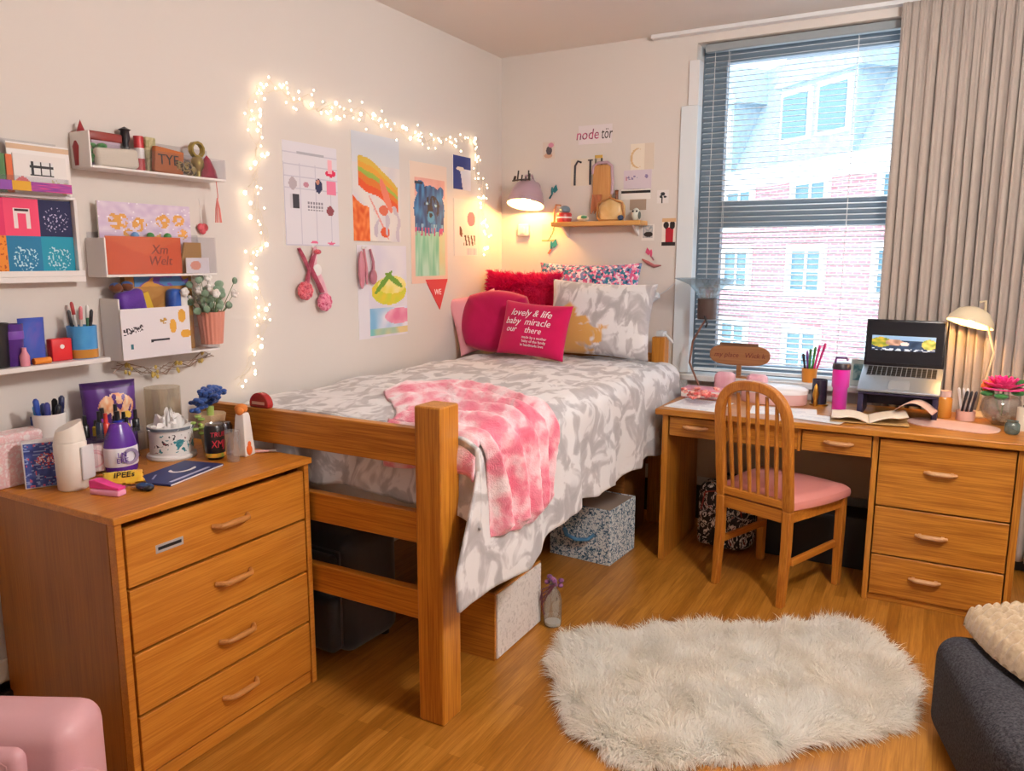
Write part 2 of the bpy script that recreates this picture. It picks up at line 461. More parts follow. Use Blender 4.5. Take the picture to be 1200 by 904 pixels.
# ------------------------------------------------------------------ outside: brick building across the street
bp_ = ony(946, 300, 24)
bd = thing('brick_building', 'red brick building with a white cornice and slate roof seen through the blind', 'building', (bp_.x, bp_.y, -4.8), rz=math.radians(-41))
def brick_mat():
    m, nt, b = base_mat('red_brick')
    v = coords(nt, (1, 1, 1))
    sp = N(nt, 'ShaderNodeSeparateXYZ'); cb = N(nt, 'ShaderNodeCombineXYZ')
    nt.links.new(v, sp.inputs[0]); nt.links.new(sp.outputs['X'], cb.inputs['X']); nt.links.new(sp.outputs['Z'], cb.inputs['Y'])
    br = N(nt, 'ShaderNodeTexBrick', Scale=1.0); br.inputs['Brick Width'].default_value = .30; br.inputs['Row Height'].default_value = .10; br.inputs['Mortar Size'].default_value = .014
    br.inputs['Color1'].default_value = col('b98086'); br.inputs['Color2'].default_value = col('ad737a'); br.inputs['Mortar'].default_value = col('cdb2b3')
    nt.links.new(cb.outputs[0], br.inputs['Vector']); nt.links.new(br.outputs['Color'], b.inputs['Base Color']); b.inputs['Roughness'].default_value = .9
    return m
stone = plain('white_stone', 'e9e9ea', .7); slate = blotch('slate_roof', [(.3, '8fa0ac'), (.7, 'a9bac4')], 6, bumps=0, sheen=0)
pane_m = plain('dark_pane', '5b7f8d', .15)
MB().box(-16, 16, 0, 8, 0, 8.7).build('wall', brick_mat(), bd)
MB().box(-16.2, 16.2, -.35, 8, 8.55, 9.1).build('cornice', stone, bd, bevel=.05)
MB().add([(-16, 0, 9.1), (16, 0, 9.1), (16, 1.6, 12.6), (-16, 1.6, 12.6), (-16, 8, 9.1), (16, 8, 9.1), (16, 6, 12.6), (-16, 6, 12.6)],
         [(0, 1, 2, 3), (3, 2, 6, 7), (4, 7, 6, 5), (0, 3, 7, 4), (1, 5, 6, 2)]).build('roof', slate, bd)
def bwin(x, z, w=1.25, h=1.1):
    f = MB()
    f.box(x-w/2-.16, x-w/2, -.12, .03, z-.16, z+h+.2); f.box(x+w/2, x+w/2+.16, -.12, .03, z-.16, z+h+.2)
    f.box(x-w/2, x+w/2, -.12, .03, z+h, z+h+.2); f.box(x-w/2, x+w/2, -.14, .03, z-.16, z)
    f.box(x-.04, x+.04, -.06, .03, z, z+h); f.box(x-w/2, x+w/2, -.06, .03, z+h/2-.04, z+h/2+.04)
    o = f.build('window', stone, bd)
    MB().box(x-w/2, x+w/2, -.02, .01, z, z+h).build('pane', pane_m, o)
for x in (-13.2, -9.9, -6.6, -3.3, 0, 3.3, 6.6, 9.9):
    for z in (.8, 3.1, 5.45, 7.35): bwin(x, z)
def dormer(x):
    d = MB(); d.box(x-1.5, x+1.5, -.1, 2.5, 9.1, 11.3)
    d.prism([(x-1.75, 11.3), (x+1.75, 11.3), (x+.9, 12.6), (x-.9, 12.6)], -2.4, .2, Matrix(((1, 0, 0, 0), (0, 0, -1, 0), (0, 1, 0, 0), (0, 0, 0, 1))))
    o = d.build('dormer', slate, bd)
    q = MB()
    for sx in (-.75, .75): q.box(x+sx-.62, x+sx+.62, -.2, -.08, 9.7, 11.15)
    q.build('dormer_window', stone, o)
    q = MB()
    for sx in (-.75, .75): q.box(x+sx-.5, x+sx+.5, -.24, -.19, 9.8, 11.0)
    q.build('pane', pane_m, o)
for x in (-10.5, -5.2, .1, 5.4): dormer(x)

# ------------------------------------------------------------------ light
wd = bpy.data.worlds.new('World'); sc.world = wd; wd.use_nodes = True
bg = wd.node_tree.nodes['Background']; bg.inputs['Color'].default_value = (.86, .94, 1.0, 1); bg.inputs['Strength'].default_value = 4.7
pd = bpy.data.lights.new('window_portal', 'AREA'); pd.shape = 'RECTANGLE'; pd.size = 2.0; pd.size_y = 1.8
po = bpy.data.objects.new('window_portal', pd); C.objects.link(po); po.location = (-.3, BY+.24, 1.75); po.rotation_euler = (-PI/2, 0, 0)
pd.cycles.is_portal = True
# the room's ceiling lamp (above the view): drum with a glowing diffuser
cl = thing('ceiling_lamp', 'round white globe pendant lamp over the middle of the room', 'ceiling lamp', (.45, 1.8, CZ))
MB().lathe([(0, 0), (.06, 0), (.055, -.02), (.012, -.03), (.006, -.03), (.006, -.09), (.05, -.095), (.055, -.12), (0, -.12)], 24).build('ceiling_rose', white, cl, smooth=40)
MB().ball((0, 0, -.265), .16, 32).build('globe', plain('lit_globe', 'ffffff', .4, emit=146, emit_col='fcf7f2'), cl, smooth=180)
sc.view_settings.view_transform = 'Standard'; sc.view_settings.look = 'None'; sc.view_settings.exposure = 0; sc.view_settings.gamma = 1
sc.view_settings.use_curve_mapping = False

# ------------------------------------------------------------------ bed
bed = thing('bed_frame', 'orange oak single bed frame with square posts against the left wall', 'bed', (-1.85, 3.04, 0))
def bedpart(name, x0, x1, y0, y1, z0, z1, ax, bv=.004):
    return MB().box(x0+1.85, x1+1.85, y0-3.04, y1-3.04, z0, z1).build(name, oak(ax), bed, bevel=bv)
PX0, PX1 = -2.42, -1.30
for x0 in (PX0, PX1-.098):
    bedpart('post', x0, x0+.098, 1.905 if x0 > -2 else 1.975, 2.012, 0, 1.055 if x0 > -2 else .955, 'z', .007)
    bedpart('post', x0, x0+.075, 4.15, 4.235, 0, 1.075, 'z', .007)
for z0, z1 in ((.852, .974), (.596, .70), (.335, .435)):
    bedpart('foot_rail', PX0, PX1-.098, 1.935, 1.970, z0, z1, 'x')
for z0, z1 in ((.86, .98), (.596, .70), (.335, .435)):
    bedpart('head_rail', PX0+.075, PX1-.075, 4.18, 4.212, z0, z1, 'x')
for x0 in (PX0+.02, PX1-.062):
    bedpart('side_rail', x0, x0+.03, 2.012, 4.15, .57, .70, 'y')
q = MB()
for i in range(12): y = 2.08+i*.175; q.box(PX0+.05+1.85, PX1-.062+1.85, y-3.04, y+.08-3.04, .60, .62)
q.build('slats', oak('x'), bed)
mt = MB().box(-2.415, -1.345, 2.045, 4.135, .621, .862).build('mattress', plain('mattress_ticking', 'dcd8d6', .9), None, bevel=.045, seg=4)
tag(mt, 'pale mattress lying under the grey and white duvet', 'mattress')

# duvet: a sheet over the mattress that drops at the right side and at the foot
TOP, XE = .955, -1.215
def duv(s, y, off=0.0):
    """s: metres from the wall across the bed and down the side; y along the bed"""
    Wd = 1.13                      # flat width before the edge rolls over
    R = .085
    x0 = -2.435
    f = s
    if f < Wd:
        x, z, nx, nzv, a = x0+f, TOP, 0, 1, 0
    elif f < Wd + R*PI/2:
        t = (f-Wd)/R; x, z, nx, nzv, a = x0+Wd+R*math.sin(t), TOP-R+R*math.cos(t), math.sin(t), math.cos(t), 0
    else:
        a = f-Wd-R*PI/2; x, z, nx, nzv = x0+Wd+R+.03*a, TOP-R-a, 1, 0
    tp = max(0, 1-a*6) if f >= Wd else 1
    lump = (.016*noise.noise((x*3, y*2.6, 2)) + .011*noise.noise((x*7+y, y*7, 5)) + .006*noise.noise((x*17, y*15, 9)))*(.4+.6*tp)
    fold = (.018*math.sin(y*17+2.2*noise.noise((y*3, 0, 3))) + .012*noise.noise((y*13, z*3, 1)))*min(1, a*4.5)
    cr = -.012*max(0, min(1, (f-.0)/.1))*0
    d = lump + fold + off
    yy = y
    if y < 2.5 and f > Wd-.1: yy = y - (.012 + .15*min(1, max(0, a)/.33))*min(1, (f-Wd+.1)/.15)*max(0, (2.5-y)/.465)**1.6    # front corner swings out past the post
    if f < .12: z_drop = (0.12-f)*.25
    else: z_drop = 0
    head = -.02*max(0, (y-3.75)/.4)
    return Vector((x + nx*d, yy, z + nzv*d - z_drop + head + .012*(1 if f < Wd else 0)*math.sin((f)/Wd*PI)))
def hem(y):
    if y < 2.30: h = .425
    else: h = .425 + .09*min(1, (y-2.30)/.35)
    return h + .008*math.sin(y*23) + .006*math.sin(y*9+1)
SM = 1.13 + .085*PI/2
def duv_grid(u, v):
    y = 2.035 + v*(4.13-2.035)
    smax = SM + (TOP-.085-hem(y))
    return duv(u*smax, y)
db = MB().grid(duv_grid, 150, 170)
def foot(u, v):                     # the end that falls behind the foot rails
    x = -2.41 + u*(1.185)
    b = v*(.255 + .012*math.sin(x*19) + .01*noise.noise((x*8, 0, 0)))
    top = duv((x+2.435), 2.035)
    return Vector((x, top.y + .012*math.sin(v*PI) - .004 + (.008*math.sin(x*31+v)+.007*noise.noise((x*12, b*9, 4)))*v - .006, top.z - b))
db.grid(foot, 90, 24)
camo = blotch('grey_white_camouflage_cotton', [(.0, 'e2e0e2'), (.46, 'dedcde'), (.53, 'b9b5b8'), (.62, 'aba7aa'), (1, 'b5b1b4')], 10.5, bumps=.2, bscale=90, detail=3, distort=.9, stretch=(1.25, .8, .8))
dv = db.build('duvet', camo, None, smooth=180, solid=.012)
tag(dv, 'grey and white mottled duvet spread over the bed', 'duvet')

# pink plush throw across the foot corner
def throw(u, v):
    # u from the bed's inside to the hem on the side, v from the foot end towards the head
    ye = np.interp(u, (0, .18, .36, .6, 1), (2.50, 2.80, 2.74, 2.52, 2.46)); yn = np.interp(u, (0, .3, .6, 1), (2.05, 2.05, 2.06, 2.16))
    y = float(yn + (ye-yn)*v) + .010*math.sin(u*9+v*4)
    s0 = .84 - .38*v + .02*math.sin(v*7)
    s = s0 + u*(SM + .27 - s0)
    off = .030 + .026*math.sin((v*5.2+.35*math.sin(u*5))*2*PI*.9)*(.35+.65*u) + .006*noise.noise((u*14, v*14, 3)) + .004*noise.noise((u*45, v*45, 6))
    edge = min(u, 1-u, v, 1-v)
    off *= min(1, edge*14+.25)
    return duv(s, y, off)
tb = MB().grid(throw, 150, 130)
def throw_foot(u, v):              # the end tucked down behind the top rail
    p = throw(u*.52, 0)
    return Vector((p.x, 2.012-.006*math.sin(v*PI)+.03*(1-v)*(1-v), p.z-.15*v*(1-.2*u)))
pinkfur = blotch('pink_plush', [(.36, 'e9728c'), (.47, 'f092a6'), (.56, 'f8c9d2'), (.66, 'fbe3e8')], 12, bumps=.9, bscale=190, detail=3, distort=.3, sheen=.8)
tb.grid(throw_foot, 40, 12)
th = tb.build('throw_blanket', pinkfur, None, smooth=180, solid=.014)
tag(th, 'pink and white plush throw draped over the foot corner of the bed', 'blanket')
# ------------------------------------------------------------------ pillows
def pillow_fn(w, h, t, pinch=.07, pw=2.6):
    def f(u, v, side):
        a, b = u*2-1, v*2-1
        e = max(0, (1-abs(a)**pw))**.5*max(0, (1-abs(b)**pw))**.5
        x = a*w/2*(1-pinch*(1-b*b)); z = b*h/2*(1-pinch*(1-a*a))
        wr = 1+.10*noise.noise((a*2, b*2, w*9))
        return Vector((x, side*t/2*e*wr + side*.0025, z))
    return f
def pillow_mb(w, h, t, n=44, **k):
    f = pillow_fn(w, h, t, **k); mb = MB()
    mb.grid(lambda u, v: f(u, v, -1), n, n); mb.grid(lambda u, v: f(u, v, 1), n, n)
    return mb, f
def weld(o):
    bm = bmesh.new(); bm.from_mesh(o.data); bmesh.ops.remove_doubles(bm, verts=bm.verts, dist=.006); bmesh.ops.recalc_face_normals(bm, faces=bm.faces); bm.to_mesh(o.data); bm.free()
def pillow(name, label, cat, w, h, t, mat, loc, rot, group=None, **k):
    mb, f = pillow_mb(w, h, t, **k)
    o = mb.build(name, mat, None, loc, rot, smooth=180); weld(o)
    tag(o, label, cat, group); return o, f
floral = blotch('ditsy_floral_cotton', [(0, 'e9d9e0'), (.16, 'e9d9e0'), (.17, 'd55a86'), (.36, 'd55a86'), (.37, '2d7a93'), (.55, '2d7a93'), (.56, '7d86b4'), (.74, '7d86b4'), (.75, 'ea9ab4'), (.9, 'ea9ab4'), (.91, '2b4c6c')], 75, 'CONSTANT', bumps=.15, kind='vor')
p1, _ = pillow('pillow', 'small blue and pink floral pillow standing against the back wall', 'pillow', .64, .44, .15, floral, (-1.80, 4.165, 1.265), (math.radians(-8), 0, 0))
def camo_pillow_mat():
    m = camo.copy(); m.name = 'camouflage_pillowcase'; nt = m.node_tree; b = nt.nodes['Principled BSDF']
    link = [l for l in nt.links if l.to_socket == b.inputs['Base Color']][0]; src = link.from_socket
    v = coords(nt); vn = N(nt, 'ShaderNodeTexNoise', Scale=9, Detail=3, Distortion=.8); nt.links.new(v, vn.inputs['Vector'])
    ds = N(nt, 'ShaderNodeVectorMath'); ds.operation = 'DISTANCE'; nt.links.new(v, ds.inputs[0]); ds.inputs[1].default_value = (-.10, -.06, -.10)
    ad = N(nt, 'ShaderNodeMath'); ad.operation = 'MULTIPLY_ADD'; nt.links.new(vn.outputs['Fac'], ad.inputs[0]); ad.inputs[1].default_value = .38; nt.links.new(ds.outputs['Value'], ad.inputs[2])
    r = ramp(nt, [(.0, 'ffffff'), (.285, 'ffffff'), (.32, '000000')]); nt.links.new(ad.outputs[0], r.inputs['Fac'])
    mx = N(nt, 'ShaderNodeMix'); mx.data_type = 'RGBA'; nt.links.new(r.outputs['Color'], mx.inputs[0]); nt.links.new(src, mx.inputs[6]); mx.inputs[7].default_value = col('d3a35c')
    nt.links.new(mx.outputs[2], b.inputs['Base Color']); return m
p2, _ = pillow('pillow', 'grey and white mottled pillow with a golden patch at the right of the bed head', 'pillow', .60, .42, .20, camo_pillow_mat(), (-1.625, 3.935, 1.178), (math.radians(-14), math.radians(2), math.radians(4)))
pinkc = plain('pale_pink_cotton', 'eaa3ac', .9, bumps=.2)
p3, _ = pillow('cushion', 'pale pink cushion squeezed between magenta cushion and left wall', 'cushion', .30, .34, .08, pinkc, (-2.375, 3.885, 1.135), (math.radians(-8), math.radians(-12), math.radians(50)))
hot = fur_mat('hot_pink_fur', 'd2145a', 'f03c76')
p4, f4 = pillow('cushion', 'fluffy hot pink fur cushion behind the two magenta cushions', 'cushion', .50, .44, .15, hot, (-2.185, 4.06, 1.21), (math.radians(-10), math.radians(1), math.radians(-3)))
smp = []; rr = random.Random(5)
for i in range(9000):
    u, v = rr.random(), rr.random(); sd = -1 if rr.random() < .72 else 1
    p = f4(u, v, sd); a, b = u*2-1, v*2-1
    smp.append((p, (a**3*1.4, sd*.8, b**3*1.4)))
fo = build_raw(fur(MB(), smp, .034, .005, droop=.35, lean=.7, segs=3, clump=24, seed=2), 'fur_pile', hot, p4); fo['kind'] = 'stuff'
mag = blotch('magenta_velvet', [(.3, 'ad0a48'), (.7, 'c3125a')], 5, bumps=.15, sheen=.15)
mag2 = blotch('magenta_cotton', [(.3, 'c0104f'), (.7, 'd0185c')], 5, bumps=.15, sheen=.15)
# rounded magenta cushion
def rnd(u, v, sd):
    a, b = u*2-1, v*2-1
    r = max(abs(a), abs(b)); 
    L = math.hypot(a, b) or 1
    k = r/L; mixk = .62
    ax = a*(k*mixk + (1-mixk)*1.0)*1.06; bz = b*(k*mixk + (1-mixk)*1.0)*1.06
    return Vector((ax*.205, sd*(.075*(max(0, 1-r**3.0))**.5+.002), bz*.165))
mb = MB(); mb.grid(lambda u, v: rnd(u, v, -1), 40, 40); mb.grid(lambda u, v: rnd(u, v, 1), 40, 40)
p5 = mb.build('cushion', mag, None, (-2.225, 3.84, 1.15), (math.radians(-12), 0, math.radians(5)), smooth=180); weld(p5)
tag(p5, 'rounded plain magenta velvet cushion at the left of the bed head', 'cushion')
pp = []
for i in range(61):
    t = i/60*4; sd = int(t) % 4; fr_ = t-int(t)
    a, b = [(-1+2*fr_, -1), (1, -1+2*fr_), (1-2*fr_, 1), (-1, 1-2*fr_)][sd]
    q_ = rnd((a+1)/2, (b+1)/2, 1); pp.append((q_.x, 0, q_.z))
MB().tube(pp, .0045, 6).build('piping', plain('salmon_piping', 'e07a86', .7), p5, smooth=60)
p6, f6 = pillow('cushion', 'square magenta cushion printed with white handwriting at the front of the bed head', 'cushion', .42, .30, .13, mag2, (-1.90, 3.69, 1.125), (math.radians(-16), math.radians(3), math.radians(-4)))
def on6(x, y, z): 
    p = f6(min(max(x/.42+.5, 0), 1), min(max(y/.30+.5, 0), 1), -1); return (x, p.y-.0015-z, y)
inkw = plain('white_print', 'f4eef0', .7)
for (bx, by, s_, bd_, sh) in ((-.005, .078, .054, 'lovely & life', .25), (-.015, .030, .052, 'baby  miracle', .25), (-.03, -.014, .046, 'our    there', .25)):
    text('lettering', bd_, s_, inkw, p6, (0, 0, 0), (0, 0, 0), fn=lambda x, y, z, bx=bx, by=by: on6(x+bx, y+by, z), shear=sh, sx=1.0)
for (bx, by, bd_) in ((.045, -.052, 'made by a mother'), (.045, -.072, 'baby of the family'), (.035, -.092, 'in handmade love')):
    text('lettering', bd_, .020, inkw, p6, (0, 0, 0), (0, 0, 0), fn=lambda x, y, z, bx=bx, by=by: on6(x+bx, y+by, z))

# ------------------------------------------------------------------ desk
DH, DF = .78, 3.63
desk = thing('desk', 'long oak desk with drawers under the window', 'desk', (-.4, 3.92, 0))
def dpart(name, x0, x1, y0, y1, z0, z1, ax, parent=None, bv=.003, mat=None):
    return MB().box(x0+.4, x1+.4, y0-3.92, y1-3.92, z0, z1).build(name, mat or oakd(ax), parent or desk, bevel=bv)
DB = 4.225
dpart('desk_top', -1.185, .375, DF-.03, DB, DH-.03, DH, 'x', bv=.006)
dpart('side_panel', -1.155, -1.125, DF+.0, DB-.02, 0, DH-.03, 'z')
dpart('side_panel', .325, .352, DF+.0, DB-.02, 0, DH-.03, 'z')
dpart('side_panel', -.208, -.185, DF+.0, DB-.02, 0, DH-.03, 'z')
dpart('back_panel', -1.125, .325, DB-.04, DB-.02, .30, DH-.03, 'x', mat=plain('beige_back_board', 'b7a287', .6))
dpart('apron', -.81, -.52, DF+.008, DF+.03, .645, DH-.03, 'x')
dpart('divider', -.825, -.81, DF+.004, DF+.3, .64, DH-.03, 'z'); dpart('divider', -.52, -.505, DF+.004, DF+.3, .64, DH-.03, 'z')
dpart('toe_board', -.185, .325, DF+.012, DF+.03, .0, .03, 'x')
hm = wood('handle_wood', 'x', 'b98050', 'd7a678', rough=.35)
def handle(cx, z, L, parent, y=DF):
    pts = []; rs = []
    for i in range(13):
        t = i/12; e = math.sin(t*PI)
        pts.append((cx+(t-.5)*L, y-.010-.016*min(1, e*1.6), z)); rs.append(.0055+.0045*min(1, e*1.5))
    h = MB().tube(pts, rs, 10)
    for sx in (-.36, .36): h.box(cx+sx*L-.006, cx+sx*L+.006, y-.022, y+.003, z-.006, z+.006)
    return h.build('handle', hm, parent, smooth=50)
def desk_drawer(x0, x1, z0, z1, hx, hz, L=.12):
    d = MB().box(x0+.4, x1+.4, DF-.002-3.92, DF+.02-3.92, z0, z1).box(x0+.41, x1+.39, DF+.02-3.92, DF+.42-3.92, z0+.02, z1-.03).build('drawer', oakd('x'), desk, bevel=.004)
    handle(hx+.4, hz, L, d, DF-.002-3.92)
desk_drawer(-1.118, -.83, .648, .742, -.985, .70); desk_drawer(-.50, -.213, .648, .742, -.345, .70)
desk_drawer(-.18, .32, .442, .738, .058, .615); desk_drawer(-.18, .32, .222, .436, .045, .335); desk_drawer(-.18, .32, .034, .216, .035, .135)

# ------------------------------------------------------------------ desk chair
ch = thing('desk_chair', 'orange oak spindle back chair with a pink seat pushed under the desk', 'chair', (-.585, 3.625, 0), rz=math.radians(-21))
oc = {a: wood('chair_oak_'+a, a, '9c5614', 'c27c2c') for a in 'xyz'}
def leg(x, y, top, lean=0):
    MB().sweep([(x, y-lean, 0), (x, y, top*.6), (x, y, top)], [.032, .04, .042], .036, (0, 1, 0)).build('leg', oc['z'], ch, bevel=.006)
for sx in (-1, 1):
    leg(sx*.20, .20, .43); leg(sx*.168, -.205, .43, .02)
    MB().box(sx*.185-.011, sx*.185+.011, -.19, .19, .185, .215).build('stretcher', oc['y'], ch, bevel=.004)
def arch(t):
    """t 0..1 along the back frame: up the left side, round the top, down the right side"""
    Wh, z0, zs, zt = .168, .43, .80, .965
    L1 = zs-z0; Lc = PI/2*(Wh+zt-zs)*.96
    tot = 2*L1+Lc; d = t*tot
    if d < L1: x, z = -Wh, z0+d
    elif d < L1+Lc:
        a = (d-L1)/Lc*PI; x, z = -Wh*math.copysign(abs(math.cos(a))**.8, math.cos(a)), zs+(zt-zs)*math.sin(a)**.9
    else: x, z = Wh, zs-(d-L1-Lc)
    y = -.205 - max(0, z-.43)*.115
    return Vector((x, y, z))
ap = [arch(i/60) for i in range(61)]
MB().sweep(ap, .044, .032, (0, 1, .11)).build('back_frame', oc['z'], ch, bevel=.006, smooth=50)
for i in range(6):
    x = -.118+i*.0472; zt = .80+.14*math.sqrt(max(0, 1-(x/.165)**2))
    y0 = -.205-.02*.115; y1 = -.205-(zt-.43)*.115
    MB().tube([(x*.92, y0, .455), (x*.96, (y0+y1)/2, (.45+zt)/2), (x, y1, zt)], [.007, .0095, .007], 8, flat=1.2).build('spindle', oc['z'], ch, smooth=50)
MB().box(-.168, .168, -.222, -.19, .44, .475).build('back_rail', oc['x'], ch, bevel=.005)
q = MB()
q.box(-.20, .20, .185, .21, .375, .432); q.box(-.168, .168, -.215, -.19, .375, .432)
for sx in (-1, 1): q.add([(sx*.178, -.2, .375), (sx*.155, -.2, .375), (sx*.185, .2, .375), (sx*.21, .2, .375), (sx*.178, -.2, .432), (sx*.155, -.2, .432), (sx*.185, .2, .432), (sx*.21, .2, .432)], [(0, 1, 2, 3), (4, 5, 6, 7), (0, 1, 5, 4), (1, 2, 6, 5), (2, 3, 7, 6), (3, 0, 4, 7)])
q.build('seat_frame', oc['x'], ch, bevel=.003)
def seatf(u, v):
    a, b = u*2-1, v*2-1
    hw = .19+.05*v
    r = max(abs(a), abs(b)); L = math.hypot(a, b) or 1
    k = r/L; mk = .25; a2, b2 = a*(mk*k+1-mk), b*(mk*k+1-mk)
    return (a2*hw*1.04, b2*.215+.012, 0)
sb = MB()
def st(u, v):
    x, y, _ = seatf(u, v); r = max(abs(u*2-1), abs(v*2-1)); return (x, y, .487+.016*(1-r**2)-.018*max(0, (r-.86)/.14)**2)
sb.grid(st, 36, 36); sb.grid(lambda u, v: (*seatf(u, v)[:2], .433), 36, 36)
def sside(u, v):
    t = u*4; sd = int(t) % 4; f_ = t-int(t)
    a, b = [(-1+2*f_, -1), (1, -1+2*f_), (1-2*f_, 1), (-1, 1-2*f_)][sd]
    x, y, z = st((a+1)/2, (b+1)/2); bl_ = 1+.012*math.sin(v*PI)
    return (x*bl_, y*bl_, .433+(z-.433)*v)
sb.grid(sside, 144, 6, wrap=True)
so = sb.build('seat', plain('pink_vinyl', 'dc9089', .4, bumps=.05, bscale=300), ch, smooth=60); 

# ------------------------------------------------------------------ dresser
dr = thing('dresser', 'four drawer oak dresser beside the foot of the bed', 'dresser', (-2.16, 1.56, 0))
DT = .828; fx, y0, y1 = .30, -.36, .36     # front plane, near and far side (local)
bk = -.295
dk = wood('dresser_oak_shaded', 'z', '8c4f14', 'a5651f'); dky = wood('dresser_oak_y', 'y', 'b0661a', 'cd8630')  # same oak, darkened on sides and back to paint in their shade
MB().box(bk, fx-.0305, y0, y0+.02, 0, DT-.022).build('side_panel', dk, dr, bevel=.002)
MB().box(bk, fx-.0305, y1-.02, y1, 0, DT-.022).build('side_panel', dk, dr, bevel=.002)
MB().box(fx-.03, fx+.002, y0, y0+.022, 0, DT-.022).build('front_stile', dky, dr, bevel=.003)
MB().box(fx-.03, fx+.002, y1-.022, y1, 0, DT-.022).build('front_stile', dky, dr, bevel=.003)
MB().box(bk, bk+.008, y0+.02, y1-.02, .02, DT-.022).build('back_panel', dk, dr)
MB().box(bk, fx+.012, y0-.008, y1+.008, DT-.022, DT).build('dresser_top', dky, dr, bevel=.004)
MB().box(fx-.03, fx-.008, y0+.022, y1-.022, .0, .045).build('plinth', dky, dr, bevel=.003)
zs = [(.055, .235), (.243, .422), (.430, .610), (.618, .787)]
for i, (z0, z1) in enumerate(zs):
    d = MB().box(fx-.016, fx+.003, y0+.028, y1-.028, z0, z1).box(bk+.03, fx-.016, y0+.04, y1-.04, z0+.01, z1-.02).build('drawer', dky, dr, bevel=.003)
    zh = (z0+z1)/2+.005; pts = []
    for k_ in range(15):
        t = k_/14; e = min(1, math.sin(t*PI)*2.2); pts.append((fx+.004+.026*e, .015+(t-.5)*.135, zh))
    MB().tube(pts, [.0075+.002*math.sin(k_/14*PI) for k_ in range(15)], 10).build('handle', wood('dresser_handle', 'y', 'ad6d33', 'c78b4c'), d, smooth=60)
    if i == 3:
        stk = MB().box(fx+.003, fx+.0045, -.245, -.155, .688, .712).build('sticker', plain('silver_foil', 'd5d3d6', .3, .6), d)
        MB().box(fx+.0045, fx+.0052, -.238, -.162, .696, .705).build('print', black, stk)

# ------------------------------------------------------------------ rug
rug_px = [(640, 770), (660, 738), (720, 737), (800, 728), (900, 725), (985, 722), (1040, 740), (1075, 780), (1085, 815), (1060, 850), (960, 868), (900, 880), (850, 885), (780, 893), (735, 895), (690, 870), (665, 845), (648, 810)]
poly = [onz(x, y, .03) for x, y in rug_px]
cen = sum(poly, Vector())/len(poly)
def smooth_poly(P, n=96):
    out = []
    m_ = len(P)
    for i in range(n):
        t = i/n*m_; k_ = int(t); f_ = t-k_
        p0, p1, p2, p3 = (P[(k_+j) % m_] for j in (-1, 0, 1, 2))
        out.append(.5*((2*p1)+(-p0+p2)*f_+(2*p0-5*p1+4*p2-p3)*f_**2+(-p0+3*p1-3*p2+p3)*f_**3))
    return out
sp_ = smooth_poly([cen+(p-cen)*.95 for p in poly])
rb = MB(); nr = 14
vs = [(0, 0, .022)]
for r in range(1, nr+1):
    for p in sp_:
        d = (p-cen)*(r/nr); vs.append((d.x, d.y, .022 if r < nr else .002))
fs = []; n = len(sp_)
for k_ in range(n): fs.append((0, 1+k_, 1+(k_+1) % n))
for r in range(1, nr):
    for k_ in range(n): fs.append((1+(r-1)*n+k_, 1+r*n+k_, 1+r*n+(k_+1) % n, 1+(r-1)*n+(k_+1) % n))
rb.add(vs, fs)
furw = fur_mat('cream_faux_fur', 'fdf8ef', 'fffdf8')
rug = rb.build('rug', furw, None, (cen.x, cen.y, 0), smooth=180)
tag(rug, 'shaggy cream faux fur rug on the wooden floor', 'rug')
smp = []; rr = random.Random(11)
while len(smp) < 80000:
    k_ = rr.randrange(n); a = rr.random()**.5; t = rr.random()
    p = ((sp_[k_]-cen)*(1-t)+(sp_[(k_+1) % n]-cen)*t)*a
    out = Vector((p.x, p.y, 0)).normalized()*(max(0, a-.8)*5)*1.3
    smp.append(((p.x, p.y, .012), (out.x, out.y, 1)))
fo = build_raw(fur(MB(), smp, .070, .0045, droop=1.0, lean=.6, segs=3, clump=9, seed=4), 'fur_pile', furw, rug); fo['kind'] = 'stuff'

# ------------------------------------------------------------------ soft seats at the picture's edge
def rbox(w, d, h, r, n=6):
    """box with round edges, base at z=0, centred in x and y"""
    bm = bmesh.new(); bmesh.ops.create_cube(bm, size=1)
    for v in bm.verts: v.co = Vector((v.co.x*w, v.co.y*d, (v.co.z+.5)*h))
    bmesh.ops.bevel(bm, geom=list(bm.edges), offset=r, segments=n, profile=.5, affect='EDGES')
    bm.verts.ensure_lookup_table()
    mb = MB(); mb.v = [tuple(v.co) for v in bm.verts]; mb.f = [tuple(v.index for v in f.verts) for f in bm.faces]; bm.free()
    return mb
leather = plain('dusty_pink_leather', 'd2a0a6', .42, bumps=.08, bscale=120)
ac = thing('armchair', 'dusty pink leather armchair in front of the dresser', 'armchair', (-1.485, .885, 0), rz=math.radians(27))
def place(mb, M): mb.v = [tuple(M @ Vector(v)) for v in mb.v]; return mb
place(rbox(.62, .15, .55, .05), Matrix.Translation((-.31, -.02, .03))).build('backrest', leather, ac, smooth=180)
bi = place(rbox(.46, .05, .30, .022), Matrix.Translation((-.32, -.095, .24))).build('back_cushion', leather, ac, smooth=180)
place(rbox(.13, .52, .45, .055), Matrix.Translation((-.005, -.29, .03))).build('armrest', leather, ac, smooth=180)
place(rbox(.13, .52, .45, .055), Matrix.Translation((-.62, -.29, .03))).build('armrest', leather, ac, smooth=180)
place(rbox(.46, .50, .30, .05), Matrix.Translation((-.31, -.32, .06))).build('seat', leather, ac, smooth=180)
MB().tube([(-.53, -.117, .28), (-.53, -.117, .52), (-.5, -.117, .535), (-.15, -.117, .535), (-.115, -.117, .515), (-.115, -.117, .28)], .004, 6).build('piping', leather, ac, smooth=60)
for sx in (-.6, -.02):
    for sy in (-.5, -.02): MB().cyl((sx, sy, 0), .02, .04).build('foot', black, ac)

